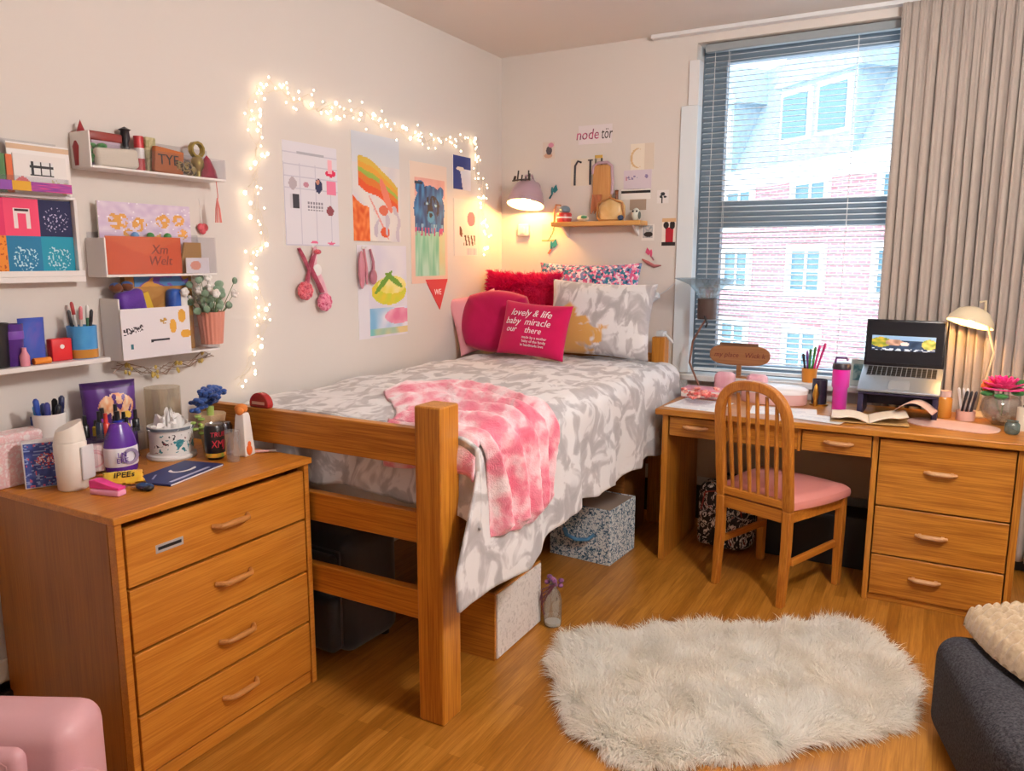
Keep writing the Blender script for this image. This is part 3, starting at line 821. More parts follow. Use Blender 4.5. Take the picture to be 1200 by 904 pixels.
boucle = blotch('charcoal_boucle', [(.35, '26252a'), (.65, '454449')], 150, bumps=1.0, bscale=130, detail=2, sheen=0)
ca, sa = .972, .234
OC = Vector((.062, 2.70, 0)); a_ = Vector((.255, -.967, 0)); b_v = Vector((.967, .255, 0))
oc_ = OC + a_*.32 + b_v*.32
ott = rbox(.64, .64, .335, .07).build('ottoman', boucle, None, (oc_.x, oc_.y, 0), (0, 0, math.atan2(b_v.y, b_v.x)), smooth=180)
tag(ott, 'charcoal boucle cube ottoman at the right edge of the rug', 'ottoman')
# chunky knitted cushion on it
def knit(u, v, sd):
    a, b = u*2-1, v*2-1
    r = max(abs(a), abs(b)); L = math.hypot(a, b) or 1; k = r/L; mk = .45
    x = a*(mk*k+1-mk)*.19; y = b*(mk*k+1-mk)*.24
    z = (max(0, 1-r**4))**.5*(.085 if sd > 0 else .02)
    row = b*6; st_ = a*5 + (.5 if int(math.floor(row)) % 2 else 0)
    bumpv = abs(math.sin(row*PI))*(.55+.45*abs(math.sin(st_*PI + .6*math.sin(row*PI))))
    return Vector((x, y, z + bumpv*.028*(1 if sd > 0 else .2)*min(1, (1-r)*8+.5)))
mb = MB(); mb.grid(lambda u, v: knit(u, v, 1), 110, 130); mb.grid(lambda u, v: knit(u, v, -1), 40, 40)
kn = mb.build('knitted_cushion', blotch('cream_knit_yarn', [(.3, 'ad967a'), (.7, 'c6b093')], 60, bumps=.6, bscale=300), None, (.385, 2.60, .355), (0, 0, math.atan2(b_v.y, b_v.x)+math.radians(12)), smooth=180)
tag(kn, 'cream chunky knit cushion lying on the charcoal ottoman', 'cushion')

# ------------------------------------------------------------------ under the bed
bag_m = plain('black_nylon', '26272d', .5, bumps=.2, bscale=40, sheen=.3)
bg_ = thing('suitcase', 'black fabric suitcase standing under the foot of the bed', 'suitcase', (-2.06, 2.24, 0), rz=math.radians(-3))
place(rbox(.46, .30, .47, .06), Matrix.Translation((0, 0, .01))).build('shell', bag_m, bg_, smooth=180)
place(rbox(.38, .07, .22, .03), Matrix.Translation((0, -.165, .03))).build('front_pocket', bag_m, bg_, smooth=180)
place(rbox(.36, .06, .12, .025), Matrix.Translation((0, -.16, .29))).build('front_pocket', bag_m, bg_, smooth=180)
MB().tube([(-.2, -.158, .06), (-.2, -.158, .43), (.2, -.158, .43), (.2, -.158, .06)], .004, 6).build('zip', plain('zip_grey', '4a4a50', .4), bg_)
MB().tube([(-.1, 0, .478), (-.09, 0, .515), (.09, 0, .515), (.1, 0, .478)], .010, 8).build('handle', bag_m, bg_, smooth=60)
for sx in (-.18, .18): MB().cyl((sx, .1, 0), .018, .02).build('foot', black, bg_)
# wooden crate with a pale speckled side
bedx = -1.36
cr = thing('storage_crate', 'wooden storage crate with a pale speckled side under the bed', 'crate', (-1.53, 2.535, 0))
MB().box(-.17, .165, -.19, -.178, 0, .27).box(-.17, .165, .178, .19, 0, .27).box(-.17, -.158, -.178, .178, 0, .27).box(-.158, .153, -.178, .178, .0, .012).box(.153, .165, -.178, .178, 0, .27).build('crate_body', oakd('x'), cr, bevel=.002)
MB().box(.165, .171, -.18, .18, .008, .262).build('side_panel', blotch('speckled_board', [(.35, 'c9c0bb'), (.5, 'e6dfda'), (.7, 'd6cdc9')], 60, bumps=.1, sheen=0), cr)
gr = MB()
for i in range(5): gr.ball((.02*math.cos(i*1.3), .03*math.sin(i*2.1), .02+.012*i), .022-.002*i, 10, sz=.6)
go = gr.build('toy', plain('bright_green_plush', '2f9c3c', .8), None, (-1.45, 2.665, .013), smooth=60)
# bottle with purple flowers
fx_, fy_ = -1.305, 2.72
bo = thing('glass_bottle', 'clear glass bottle with purple flowers standing on the floor beside the crate', 'bottle', (fx_, fy_, 0))
MB().lathe([(0, .002), (.034, .002), (.037, .012), (.037, .11), (.03, .14), (.015, .165), (.014, .195), (.017, .198)], 24).build('bottle_glass', clear('bottle_glass', 'e8efee', .22, .04, .14, 'd6d2cc'), bo, smooth=50)
MB().lathe([(0, .006), (.032, .006), (.033, .018), (0, .018)], 24).build('white_base', white, bo, smooth=50)
fl = MB(); rr = random.Random(2)
for i in range(9): fl.ball((rr.uniform(-.028, .028), rr.uniform(-.02, .02), .185+rr.uniform(-.015, .03)), .012, 8, sz=.8)
fl.build('flowers', blotch('purple_petals', [(.3, '5d3566'), (.7, '9a5a86')], 60, bumps=.2), bo, smooth=60)
st_ = MB()
for i in range(4): st_.tube([(.02, -.02, .19-.0*i), (-.035, -.03, .16-.02*i), (-.045+.006*i, -.028, .11-.02*i)], .003, 5)
st_.build('ribbon', plain('plum_ribbon', '6b3747', .6), bo)
# patterned fabric storage box
bb = thing('storage_box', 'navy and white speckled fabric storage box under the bed', 'box', (-1.49, 3.575, 0), rz=math.radians(-4))
spk = blotch('navy_white_print', [(0, 'e4e6e6'), (.48, 'dfe3e4'), (.53, '7f9bb0'), (.62, '3d5c78'), (1, '2a4560')], 75, bumps=.1, detail=2, distort=1.2, sheen=.1)
q = MB(); q.box(-.17, .17, -.15, .15, 0, .012)
for a0, a1, b0, b1 in ((-.17, .17, -.15, -.142), (-.17, .17, .142, .15), (-.17, -.162, -.142, .142), (.162, .17, -.142, .142)): q.box(a0, a1, b0, b1, .012, .285)
q.build('box_body', spk, bb, bevel=.003)
q = MB()
q.tube([(-.085, -.152, .15), (-.06, -.172, .125), (0, -.178, .115), (.06, -.172, .125), (.085, -.152, .15)], .013, 8, flat=.5)
q.build('handle', plain('blue_webbing', '4c7ea4', .7), bb, smooth=60)
place(MB().box(-.165, .165, -.145, .145, .0, .02), Matrix.Translation((0, 0, .262))).build('folded_cloth', plain('taupe_cloth', 'a08d80', .9, bumps=.3), bb, bevel=.006)
# dark wooden drawer box further back below the bed head
db_ = thing('underbed_drawer', 'brown wooden underbed drawer at the bed head beside the desk', 'drawer', (-1.76, 3.95, 0))
MB().box(-.36, .36, -.17, .17, 0, .38).build('drawer_body', wood('brown_oak', 'x', '7d4b20', '9c6532'), db_, bevel=.004)
MB().box(-.37, .37, -.18, .18, .38, .40).build('lid', wood('brown_oak', 'x', '7d4b20', '9c6532'), db_, bevel=.003)
# backpack under the desk
bp = thing('backpack', 'dark backpack printed with pale graffiti lettering under the desk', 'backpack', (-.90, 3.99, 0), rz=math.radians(-8))
def graf():
    m, nt, b = base_mat('graffiti_nylon')
    v = coords(nt, (1, 1, .6)); w_ = N(nt, 'ShaderNodeTexNoise', Scale=26, Detail=2, Distortion=2.2); nt.links.new(v, w_.inputs['Vector'])
    r = ramp(nt, [(0, '17151a'), (.53, '1b181c'), (.55, 'e6dcd2'), (.60, 'efe6de'), (.62, '201c20'), (.72, 'c96a58'), (.8, 'e9d9cf')], 'LINEAR'); nt.links.new(w_.outputs['Fac'], r.inputs['Fac'])
    nt.links.new(r.outputs['Color'], b.inputs['Base Color']); b.inputs['Roughness'].default_value = .7; return m
place(rbox(.30, .16, .35, .07), Matrix.Translation((0, 0, 0))).build('pack_body', graf(), bp, smooth=180)
place(rbox(.24, .06, .18, .028), Matrix.Translation((0, -.09, .02))).build('front_pocket', graf(), bp, smooth=180)
MB().tube([(-.04, .02, .34), (-.035, .02, .385), (.035, .02, .385), (.04, .02, .34)], .009, 8).build('handle', black, bp, smooth=60)
MB().tube([(-.11, -.085, .20), (-.09, -.085, .30), (0, -.083, .32), (.09, -.085, .30), (.11, -.085, .20)], .004, 6).build('zip', plain('zip_red', '8f2f2b', .5), bp)
# low black box under the desk by the drawers
kb = MB().box(-.24, .24, -.10, .10, 0, .26).build('storage_bin', plain('black_board', '131114', .6), None, (-.46, 4.07, 0), bevel=.006)
tag(kb, 'long low black bin on the floor under the desk', 'bin')
tag(go, 'green plush toy peeping out of the wooden crate', 'toy')

# ------------------------------------------------------------------ left wall: fairy lights
def LW(px, py, d=.012): p = onx(px, py, LX+d); return p
fl_ = thing('fairy_lights', 'string of warm fairy lights framing the posters on the left wall', 'string lights', (LX, 3.0, 1.6))
path = [(278, 452), (288, 430), (302, 402), (308, 372), (300, 340), (296, 305), (306, 278), (300, 245), (296, 215), (302, 185), (299, 150), (296, 112), (312, 97), (335, 108), (358, 122), (385, 128), (412, 134), (436, 138), (458, 148), (482, 160), (506, 166), (530, 165), (550, 163), (557, 180), (558, 205), (566, 225), (564, 250), (568, 275), (566, 296)]
pts3 = [LW(x, y) for x, y in path]
def resample(P, n):
    L = [0]
    for a, b in zip(P, P[1:]): L.append(L[-1]+(b-a).length)
    out = []
    for i in range(n):
        d = L[-1]*i/(n-1); k = max(j for j in range(len(L)) if L[j] <= d+1e-9); k = min(k, len(P)-2)
        t = (d-L[k])/(L[k+1]-L[k]); out.append(P[k].lerp(P[k+1], t))
    return out
rr = random.Random(21)
base_ = Vector(fl_.location)
strands = []
for sd in range(3):
    q = resample(pts3, 150)
    strands.append([p+Vector((rr.uniform(0, .012), 0, 0))+Vector((0, .042*noise.noise((i*.21, sd*9.1, 0))+.02*math.sin(i*.9+sd*2), .042*noise.noise((i*.21, sd*9.1, 5))+.02*math.sin(i*1.1+sd)))-base_ for i, p in enumerate(q)])
wm = plain('clear_green_wire', 'd6cab4', .5)
for q in strands: MB().tube(q, .0009, 4).build('wire', wm, fl_, smooth=80)
glow = plain('lit_warm_bulb', 'ffe7bd', .4, emit=11, emit_col='ffe2ba')
proto = MB().ball((0, 0, 0), .0042, 8, sz=1.3).build('bulb', glow, fl_, strands[0][2], smooth=180)
cand = []
for i in range(100):
    q = strands[i % 3]; k = min(149, max(0, int((i+.5)/100*150)+rr.randint(-2, 2)))
    p = q[k]+Vector((.008, rr.uniform(-.032, .032), rr.uniform(-.034, .034)))
    c = proto if i == 0 else dup(proto, None, fl_)
    c.location = p; sc_ = rr.choice((.7, .8, 1, 1, 1.3, 1.6)); c.scale = (sc_, sc_, sc_)

q = MB()
for i in range(110):
    s_ = strands[i % 3]; k = rr.randrange(2, 148); q.ball(s_[k]+Vector((.006, rr.uniform(-.035, .035), rr.uniform(-.035, .035))), .0034, 6, sz=1.3)
o = q.build('small_bulbs', glow, fl_, smooth=180); o['kind'] = 'stuff'
# ------------------------------------------------------------------ left wall: sheets and pictures
def pt_cal(u, v):
    c = (.88, .87, .90)
    if (abs((u*7) % 1) < .06 and v < .80) or abs((v*9) % 1) < .06: c = (.80, .79, .84)
    if v > .84 and inell(u, v, .5, .9, .3, .012): c = (.7, .7, .74)
    if .78 < u < .96 and .53 < v < .66: c = h2('ef86a6')
    if inell(u, v, .87, .74, .10, .035): c = h2('e02b58')
    if .82 < u < .9 and .74 < v < .88: c = h2('f2b6c4')
    if .56 < u < .70 and inell(u, v, .63, .60, .07, .07): c = h2('2c3358')
    if inell(u, v, .62, .64, .035, .025): c = h2('c78a74')
    if .1 < u < .26 and .36 < v < .50: c = h2('d6d3da') if u < .15 else h2('3b3a42')
    if inell(u, v, .16, .60, .07, .06): c = h2('b9aeb6')
    if inell(u, v, .40, .60, .05, .03): c = h2('c4889a')
    if inell(u, v, .84, .36, .07, .05): c = h2('8f4650')
    if .42 < u < .72 and .34 < v < .44 and (int(u*60) % 3) and (int(v*90) % 3): c = h2('8d8a96')
    if (inell(u, v, .52, .035, .07, .014) or inell(u, v, .84, .03, .07, .014)): c = h2('e36a92')
    return c
def sheet(name, label, cat, px, nx, ny, fn, thick=.003, **k):
    p, w, h = on_left(*px); return tag(painted(name, w, h, nx, ny, fn, None, p, RL, thick, **k), label, cat)
sheet('wall_calendar', 'white wall calendar page with small stickers below the fairy lights', 'calendar', (330, 163, 398, 289), 60, 80, pt_cal)
def pt_melon(u, v):
    c = mixc('cfd4de', 'e6e2dd', max(0, (1-v)*2.2-.2)) if v > .72 else mixc('eae2da', 'd8d3d8', nz(u, v, 4)+.5)
    w_ = nz(u, v, 3, 2)*.06
    for k_, cc in ((.0, 'd9b54a'), (.05, 'e3a23a'), (.10, '9fb54a'), (.14, 'e07a2e'), (.20, 'e4572a')):
        yy = .80 - .32*max(0, u-.15)**1.4 - k_ + w_ - .02
        if u > .12 and u < .95 and yy-.075 < v < yy: c = h2(cc)
    if inell(u, v, .68, .44, .2, .06, -.9): c = h2('e8806a')
    if inell(u, v, .62, .30, .10, .05): c = h2('d8694f')
    if u < .32 and v < .40 - u*.25 + w_: c = mixc('d9541f', 'f08a4a', nz(u, v, 16)+.5)
    if inell(u, v, .52, .22, .30, .014, -.8): c = h2('e79a92')
    if inell(u, v, .64, .09, .10, .05): c = h2('e2572f')
    if v < .35 and u > .4 and nz(u, v, 8, 9) > .25: c = h2('c8bcc8')
    return c
sheet('art_print', 'large painting of orange and yellow fruit slices under the lights', 'picture', (411, 152, 470, 284), 60, 100, pt_melon, curl=lambda u, v: .006*math.sin(u*PI)*(1-v))
def pt_banana(u, v):
    c = mixc('d9d4e2', 'e9e3e6', nz(u, v, 4)+.5)
    if inell(u, v, .62, .50, .36, .15): c = mixc('e6c838', 'c9cf3c', nz(u, v, 9)+.5)
    if inell(u, v, .68, .57, .30, .10): c = mixc('f0e2a0', 'e8d85c', nz(u, v, 9)+.5)
    if inell(u, v, .5, .60, .22, .035, .6) or inell(u, v, .72, .62, .2, .035, -.4): c = h2('6e9b34')
    if u > .22 and .02 < v < .32:
        c = mixc('7fb6dc', 'e8e4f0', u*1.2+nz(u, v, 5)*.8)
        if inell(u, v, .82, .22, .3, .09): c = mixc('e27a9c', 'f0b8c8', nz(u, v, 7)+.5)
        if v < .10: c = mixc('7dc0c0', 'e6cf94', u+nz(u, v, 6)*.6)
    if u < .20: c = h2('e4dfe6')
    return c
sheet('art_print', 'pastel fruit bowl painting under the orange fruit painting', 'picture', (418, 287, 478, 391), 60, 84, pt_banana, curl=lambda u, v: .004*math.sin(u*PI)*v)
def pt_bear(u, v):
    c = mixc('e9c3b0', 'eed9c8', v)
    if .1 < u < .92 and .06 < v < .88:
        if v > .72: c = mixc('eab3a6', 'e3a79a', nz(u, v, 6)+.5)
        elif v < .44: c = mixc('7cc09a', 'b9dcc6', nz(u*2, v*.6, 8)+.55) if u < .75 else mixc('d8cf9c', 'cfdcb4', nz(u, v, 7)+.5)
    b = inell(u, v, .5, .62, .42, .20) or (abs(u-.5) < .40 and .44 < v < .66) or inell(u, v, .24, .80, .12, .055) or inell(u, v, .80, .77, .10, .05)
    if b:
        n_ = nz(u*1.6, v, 9, 4); c = mixc('1b3f70', '3f86bd', n_*1.1+.45)
        if inell(u, v, .55, .64, .22, .10) and n_ > .0: c = h2('0f1a2b')
        if inell(u, v, .52, .56, .10, .05): c = mixc('69b4d8', '123', 0) if False else h2('4d9cc6')
        if inell(u, v, .52, .575, .045, .02): c = h2('0d1420')
        if inell(u, v, .42, .67, .03, .012) or inell(u, v, .66, .66, .03, .012): c = h2('9cd3e6')
        if v < .50 and nz(u*7, v*.8, 4) > .1: c = mixc('4a86b4', 'a3c9da', nz(u, v, 11)+.5)
    if .1 < u < .9 and .40 < v < .47 and nz(u*4, v, 5, 7) > .12: c = h2('c4507c')
    if .1 < u < .3 and .82 < v < .85: c = h2('2a3244')
    return c
sheet('art_print', 'tall poster of a blue painted animal face on peach ground', 'picture', (480, 188, 525, 331), 56, 130, pt_bear, curl=lambda u, v: .008*v*math.sin(u*PI))
def pt_navy(u, v):
    c = h2('2f3f86')
    if v < .62 and u > .38+.25*(.62-v): c = h2('e6e4ea')
    if inell(u, v, .4, .62, .22, .06): c = h2('efe3d2')
    return c
sheet('postcard', 'small navy and white postcard beside the blue animal poster', 'postcard', (531, 181, 552, 224), 30, 40, pt_navy)
def pt_sketch(u, v):
    c = (.89, .86, .85)
    if inell(u, v, .72, .66, .17, .13): c = h2('ee6a86')
    if inell(u, v, .28, .42, .06, .10, .4): c = h2('6b3a33')
    if .4 < u < .9 and .18 < v < .36 and abs(math.sin(u*24+v*9)) > .72: c = h2('5a4038')
    if .5 < u < .95 and .02 < v < .14 and int(u*40) % 2: c = h2('b9b2c8')
    return c
sheet('notecard', 'white card with a pink heart and sketches under the navy postcard', 'card', (532, 232, 560, 300), 36, 60, pt_sketch)
# pennant
pn = MB(); a = LW(500, 328); b = LW(526, 327); c3 = LW(517, 363)
o_ = Vector((LX, a.y, a.z))
P = [Vector(p)-o_ for p in (a, b, c3)]
vs = [(0, p.y, p.z) for p in P]+[(.004, p.y, p.z) for p in P]
pn.add(vs, [(0, 2, 1), (3, 4, 5), (0, 1, 4, 3), (1, 2, 5, 4), (2, 0, 3, 5)])
po_ = pn.build('pennant', plain('red_felt', 'd8484a', .9, bumps=.2), None, o_)
tag(po_, 'small red triangular pennant with white letters above the pillows', 'pennant')
text('lettering', 'WE', .045, plain('white_print', 'f4eef0'), po_, (.0045, (c3.y-a.y)*.86, -(a.z-c3.z)*.42), (PI/2, 0, PI/2))
# hair accessories hanging from hooks
def lpos(px, py): p = LW(px, py, 0); return (LX, p.y, p.z)
hb = thing('scrunchie_cluster', 'bunch of pink and red hair ribbons hanging below the calendar', 'hair accessories', lpos(366, 290))
hk = MB().tube([(.002, -.0, 0), (.02, 0, .004), (.026, 0, .012)], .003, 6); hk.ball((.003, 0, 0), .009, 8); hk.build('hook', white, hb)
pk1 = blotch('wine_satin', [(.3, '9c3350'), (.7, 'c9667e')], 30, bumps=.2); pk2 = blotch('red_floral_knot', [(.35, 'c0283c'), (.5, 'e27a86'), (.65, 'b02a48')], 60, bumps=.3); pk3 = blotch('rose_chiffon', [(.3, 'dfa5b4'), (.7, 'eac3cc')], 20, bumps=.2)
MB().tube([(.015, -.10, -.005), (.02, -.075, -.05), (.022, -.05, -.10), (.03, -.075, -.16)], [.012, .014, .012, .02], 8, flat=.5).build('ribbon', pk1, hb, smooth=70)
MB().tube([(.018, 0, 0), (.022, -.02, -.08), (.028, .02, -.15), (.03, .05, -.22)], [.010, .020, .016, .014], 8, flat=.5).build('ribbon', pk3, hb, smooth=70)
MB().tube([(.018, .0, -.01), (.024, -.045, -.09), (.03, -.01, -.15), (.03, .02, -.20)], [.012, .016, .012, .014], 8, flat=.5).build('ribbon', pk1, hb, smooth=70)
for (y, z, r, mm) in ((-.085, -.19, .042, pk2), (.035, -.245, .042, blotch('pink_floral_knot', [(.35, 'c23a66'), (.5, 'f09ab2'), (.65, 'cf4a78')], 60, bumps=.3))):
    q = MB()
    for i in range(9):
        an = i*2*PI/9; q.ball((.03, y+r*.6*math.cos(an), z+r*.6*math.sin(an)), r*.42, 8)
    q.ball((.034, y, z), r*.5, 8); q.build('scrunchie', mm, hb, smooth=80)
MB().lathe([(0, 0), (.024, 0), (.026, .006), (.02, .01), (0, .01)], 20, Matrix.Translation((.03, -.01, -.10)) @ Matrix.Rotation(PI/2, 4, 'Y')).build('badge', white, hb, smooth=60)
q = MB(); q.ball((.03, .0, -.02), .016, 8, sx=.6, sy=1.5, sz=.7); q.build('bow', pk2, hb, smooth=80)
sl = thing('hair_brushes', 'pair of pink paddle hair brushes hanging left of the pastel painting', 'brush', lpos(424, 292))
MB().ball((.004, 0, .005), .010, 8).tube([(.004, 0, .005), (.03, 0, .008)], .003, 6).build('hook', white, sl)
pk4 = plain('mauve_pink_plastic', 'c77f8d', .35)
MB().ball((.025, -.035, -.10), .02, 12, sx=.55, sy=1.1, sz=4.6).build('brush_back', pk4, sl, smooth=80)
MB().tube([(.022, -.012, .0), (.024, .0, -.09), (.026, .0, -.17)], [.006, .008, .006], 8).build('handle', pk4, sl, smooth=80)
MB().ball((.025, .052, -.135), .026, 12, sx=.5, sz=1.45).tube([(.022, .035, .0), (.024, .055, -.06), (.025, .052, -.10)], [.006, .007, .009], 8).build('brush_back', plain('dusty_mauve', 'b26f80', .35), sl, smooth=80)

# ------------------------------------------------------------------ left wall: display tray, ledges and their contents
def at_l(px, py, d): return onx(px, py, LX+d)
# framed six-panel print
p0 = at_l(-30, 330, .02); 
def pt_six(u, v):
    cols = ['e0346a', 'f04c74', '1f2450'], ['e78a2c', '1f78a4', '1d97b4']
    r = 0 if v > .5 else 1; uu = u*3.0; k_ = min(2, int(uu)); c = h2(cols[r][k_]); fu = uu-k_; fv = (v*2) % 1
    if r == 0 and k_ == 0 and inell(fu, fv, .55, .55, .28, .2): c = (.93, .88, .88) if nz(fu, fv, 9) > -.1 else (.1, .1, .1)
    if r == 0 and k_ == 1:
        if .25 < fu < .75 and .2 < fv < .75 and not (.38 < fu < .62 and fv < .6): c = (.94, .88, .88)
        if .3 < fu < .7 and .66 < fv < .72: c = (.15, .1, .12)
    if r == 0 and k_ == 2 and inell(fu, fv, .5, .45, .4, .35) and nz(fu, fv, 16) > .28: c = h2('b9b0d0')
    if r == 1 and k_ == 0 and nz(fu, fv, 15, 3) > .3: c = h2('b5501e')
    if r == 1 and k_ > 0 and inell(fu, fv, .5, .4, .38, .36) and nz(fu, fv, 17, 1) > .2: c = h2('bfe0ea')
    return c
yl, yr = at_l(-34, 300, .02).y, at_l(88, 300, .02).y; zb, zt = at_l(40, 320, .02).z, at_l(76, 236, .02).z
ft = thing('picture_tray', 'white framed tray showing six coloured panels below a card pocket', 'picture', (LX, (yl+yr)/2, zb))
wd2, hh = yr-yl, zt-zb
MB().box(.001, .012, -wd2/2-.012, wd2/2+.012, -.012, hh+.006).box(.001, .05, -wd2/2-.012, wd2/2+.012, -.03, -.012).box(.04, .05, -wd2/2-.012, wd2/2+.012, -.012, .006).box(.001, .035, wd2/2+.001, wd2/2+.012, -.012, hh+.006).box(.001, .03, -wd2/2-.012, wd2/2+.012, hh+.004, hh+.014).build('tray', white, ft, bevel=.002)
painted('colour_panels', wd2, hh, 150, 100, pt_six, ft, (.014, 0, hh/2), RL, .004)
# card pocket above it
zc = at_l(40, 228, .03).z; yc1 = at_l(74, 210, .03).y; yc0 = at_l(-34, 210, .03).y
cp = thing('card_pocket', 'clear wall pocket stuffed with cards and small books above the six panels', 'pocket', (LX, (yc0+yc1)/2, zc))
W2 = (yc1-yc0)/2
MB().box(.001, .006, -W2, W2, 0, .16).box(.001, .06, -W2, W2, -.006, 0).box(.054, .06, -W2, W2, 0, .05).box(.006, .054, W2-.006, W2, 0, .05).build('pocket', acrylic, cp)
def pt_card1(u, v):
    c = (.92, .9, .89)
    if .3 < u < .75 and .45 < v < .85: c = (.2, .2, .22) if (int(u*30) % 5 == 0 or int(v*22) % 5 == 0) else (.9, .9, .9)
    if inell(u, v, .15, .3, .12, .12): c = h2('e06a70')
    if u > .7 and v < .4 and nz(u, v, 12) > .1: c = h2('d9c59c')
    return c
tag(painted('greeting_card', .16, .115, 40, 30, pt_card1, None, (LX+.042, at_l(47, 205, .04).y, zc+.001+.0575), RL), 'white greeting card with a dark grid in the clear card pocket', 'card')
tag(painted('greeting_card', .19, .15, 40, 30, lambda u, v: mixc('efe6e0', 'f3efee', v) if abs(v-.9) > .05 else h2('d9b89a'), None, (LX+.022, at_l(45, 190, .02).y, zc+.001+.075), RL), 'tall pale card at the back of the clear card pocket', 'card')
def pt_strip(u, v): return h2('8c4ea8') if u < .28 else h2('d9a531') if u < .5 else mixc('7c3f9c', 'cf4f96', nz(u, v, 7)+.5)
tag(painted('sticker_strip', .25, .028, 50, 8, pt_strip, None, (LX+.066, at_l(35, 222, .06).y, zc+.006+.014), RL, .003), 'purple and yellow sticker strip along the front of the card pocket', 'sticker')
for k_, (px, colr, lab) in enumerate(((8, '4f7a4a', 'thin green booklet upright at the left of the card pocket'), (15, 'd46a3a', 'thin orange booklet upright beside the green one in the card pocket'))):
    y = at_l(px, 205, .03).y
    o = MB().box(-.007, .007, -.012, .012, 0, .11).build('booklet', plain('booklet_'+colr, colr, .6), None, (LX+.042, y-.02, zc+.0005), bevel=.002); tag(o, lab, 'booklet')

# white ledge with mugs and pens
zB = at_l(60, 424, .06).z
y0B, y1B = 1.02, at_l(118, 420, .06).y
led = MB().box(0, .115, y0B-1.3, y1B-1.3, -.016, 0).box(0, .012, y0B-1.3, y1B-1.3, 0, .03).build('wall_ledge', white, None, (LX+.0005, 1.3, zB), bevel=.003)
tag(led, 'narrow white wall ledge holding mugs and pens at the left edge', 'shelf')
def standing(name, label, cat, px, parts, d=.06, z=None, rz=0):
    p = at_l(px, 400, d); t = thing(name, label, cat, (LX+d, p.y, (zB if z is None else z)+.0005), rz)
    for nm, mb, mm, sm in parts: mb.build(nm, mm, t, smooth=sm)
    return t
cup_in = [(.0, .003), (.036, .003), (.040, .10), (.044, .10), (.040, 0), (0, 0)]
def tumbler(r0, r1, h, t=.003): return MB().lathe([(0, 0), (r0, 0), (r1, h), (r1-t, h), (r0-t, t), (0, t)], 28)
standing('tumbler', 'black tumbler at the far left of the white ledge', 'cup', -7, [('cup', tumbler(.034, .04, .13), black, 50)])
standing('tumbler', 'dark purple ribbed tumbler on the white ledge', 'cup', 13, [('cup', tumbler(.028, .034, .125), blotch('purple_gloss', [(.3, '3d1d6b'), (.7, '5b2f8f')], 5, bumps=0, rough=.25), 50), ('band', MB().lathe([(.0335, .08), (.0345, .085), (.0345, .10), (.0335, .105)], 28, close=True), plain('violet_band', '7a4bb0', .3), 50)])
standing('pouch', 'blue and violet foil pouch standing beside the purple tumbler', 'pouch', 38, [('pouch', MB().grid(lambda u, v: ((.018*math.sin(u*2*PI)*(1-v*.9)), .036*math.cos(u*2*PI)*(1+.1*v), .14*v), 24, 8, wrap=True), blotch('blue_violet_foil', [(.3, '2a3fa0'), (.5, '3d57b8'), (.7, '8a5fb0')], 9, bumps=0, rough=.3), 60)])
standing('card_box', 'small red box with a white dot on the white ledge', 'box', 69, [('box', rbox(.03, .065, .07, .004, 2), plain('bright_red_card', 'd8262c', .45), 60), ('dot', MB().lathe([(0, 0), (.007, 0), (.007, .001), (0, .001)], 16, Matrix.Translation((.015, 0, .045)) @ Matrix.Rotation(PI/2, 4, 'Y')), white, None)])
standing('bottle', 'tiny pink bottle in front of the blue pouch', 'bottle', 27, [('bottle', MB().lathe([(0, 0), (.013, 0), (.014, .03), (.007, .045), (.007, .055), (0, .055)], 16), plain('pink_gloss', 'd98a9c', .3), 60)], d=.098)
standing('candy_roll', 'small orange roll lying at the front of the white ledge', 'sweet', 47, [('roll', MB().lathe([(0, -.025), (.010, -.025), (.010, .025), (0, .025)], 14, Matrix.Translation((0, 0, .0105)) @ Matrix.Rotation(PI/2, 4, 'X')), plain('orange_wrap', 'e88a2a', .5), 60)], d=.098)
mug = standing('pen_mug', 'blue mug with an ochre base holding pens on the white ledge', 'mug', 97, [('mug', tumbler(.042, .044, .105), blotch('blue_glaze', [(.35, '2f7fc4'), (.6, '4fa0dc'), (.7, '8cc4ea')], 7, bumps=0, rough=.25), 50), ('base_band', MB().lathe([(.0425, .002), (.0432, .003), (.0438, .03), (.0428, .03)], 28, close=True), plain('ochre_glaze', 'c98b3c', .3), 50)])
mp_ = Vector(mug.location)
def pen(label, pos, tilt, az, L, colr, group=None, cap=None, r=.0045):
    t = thing('pen', label, 'pen', pos, group=group, rot=(tilt*math.cos(az), tilt*math.sin(az), 0))
    MB().lathe([(0, 0), (r*.5, 0), (r, .012), (r, L), (0, L)], 10).build('barrel', plain('pen_'+colr, colr, .4), t, smooth=60)
    MB().lathe([(r*1.02, 0), (r*1.15, .001), (r*1.15, .035), (r*.5, .042), (0, .042)], 10, Matrix.Translation((0, 0, L-.025))).build('cap', plain('pen_'+(cap or colr), cap or colr, .4), t, smooth=60)
    return t
for i, (c1, c2, lab) in enumerate((('24242a', '24242a', 'black pen leaning left in the blue mug'), ('2f6b4a', 'e8e4e0', 'green pen with white cap upright in the blue mug'), ('d8d4d2', 'b0383c', 'white pen with red cap in the blue mug'), ('1d1d22', '3a3a40', 'black marker at the front of the blue mug'), ('c9c2be', 'd97a86', 'pale pen with pink cap leaning right in the blue mug'))):
    az = i*1.27+.4
    pen(lab, (mp_.x+.014*math.cos(az), mp_.y+.018*math.sin(az), mp_.z+.006), .13, az+2.2, .135+.012*(i % 3), c1, cap=c2, r=.005)

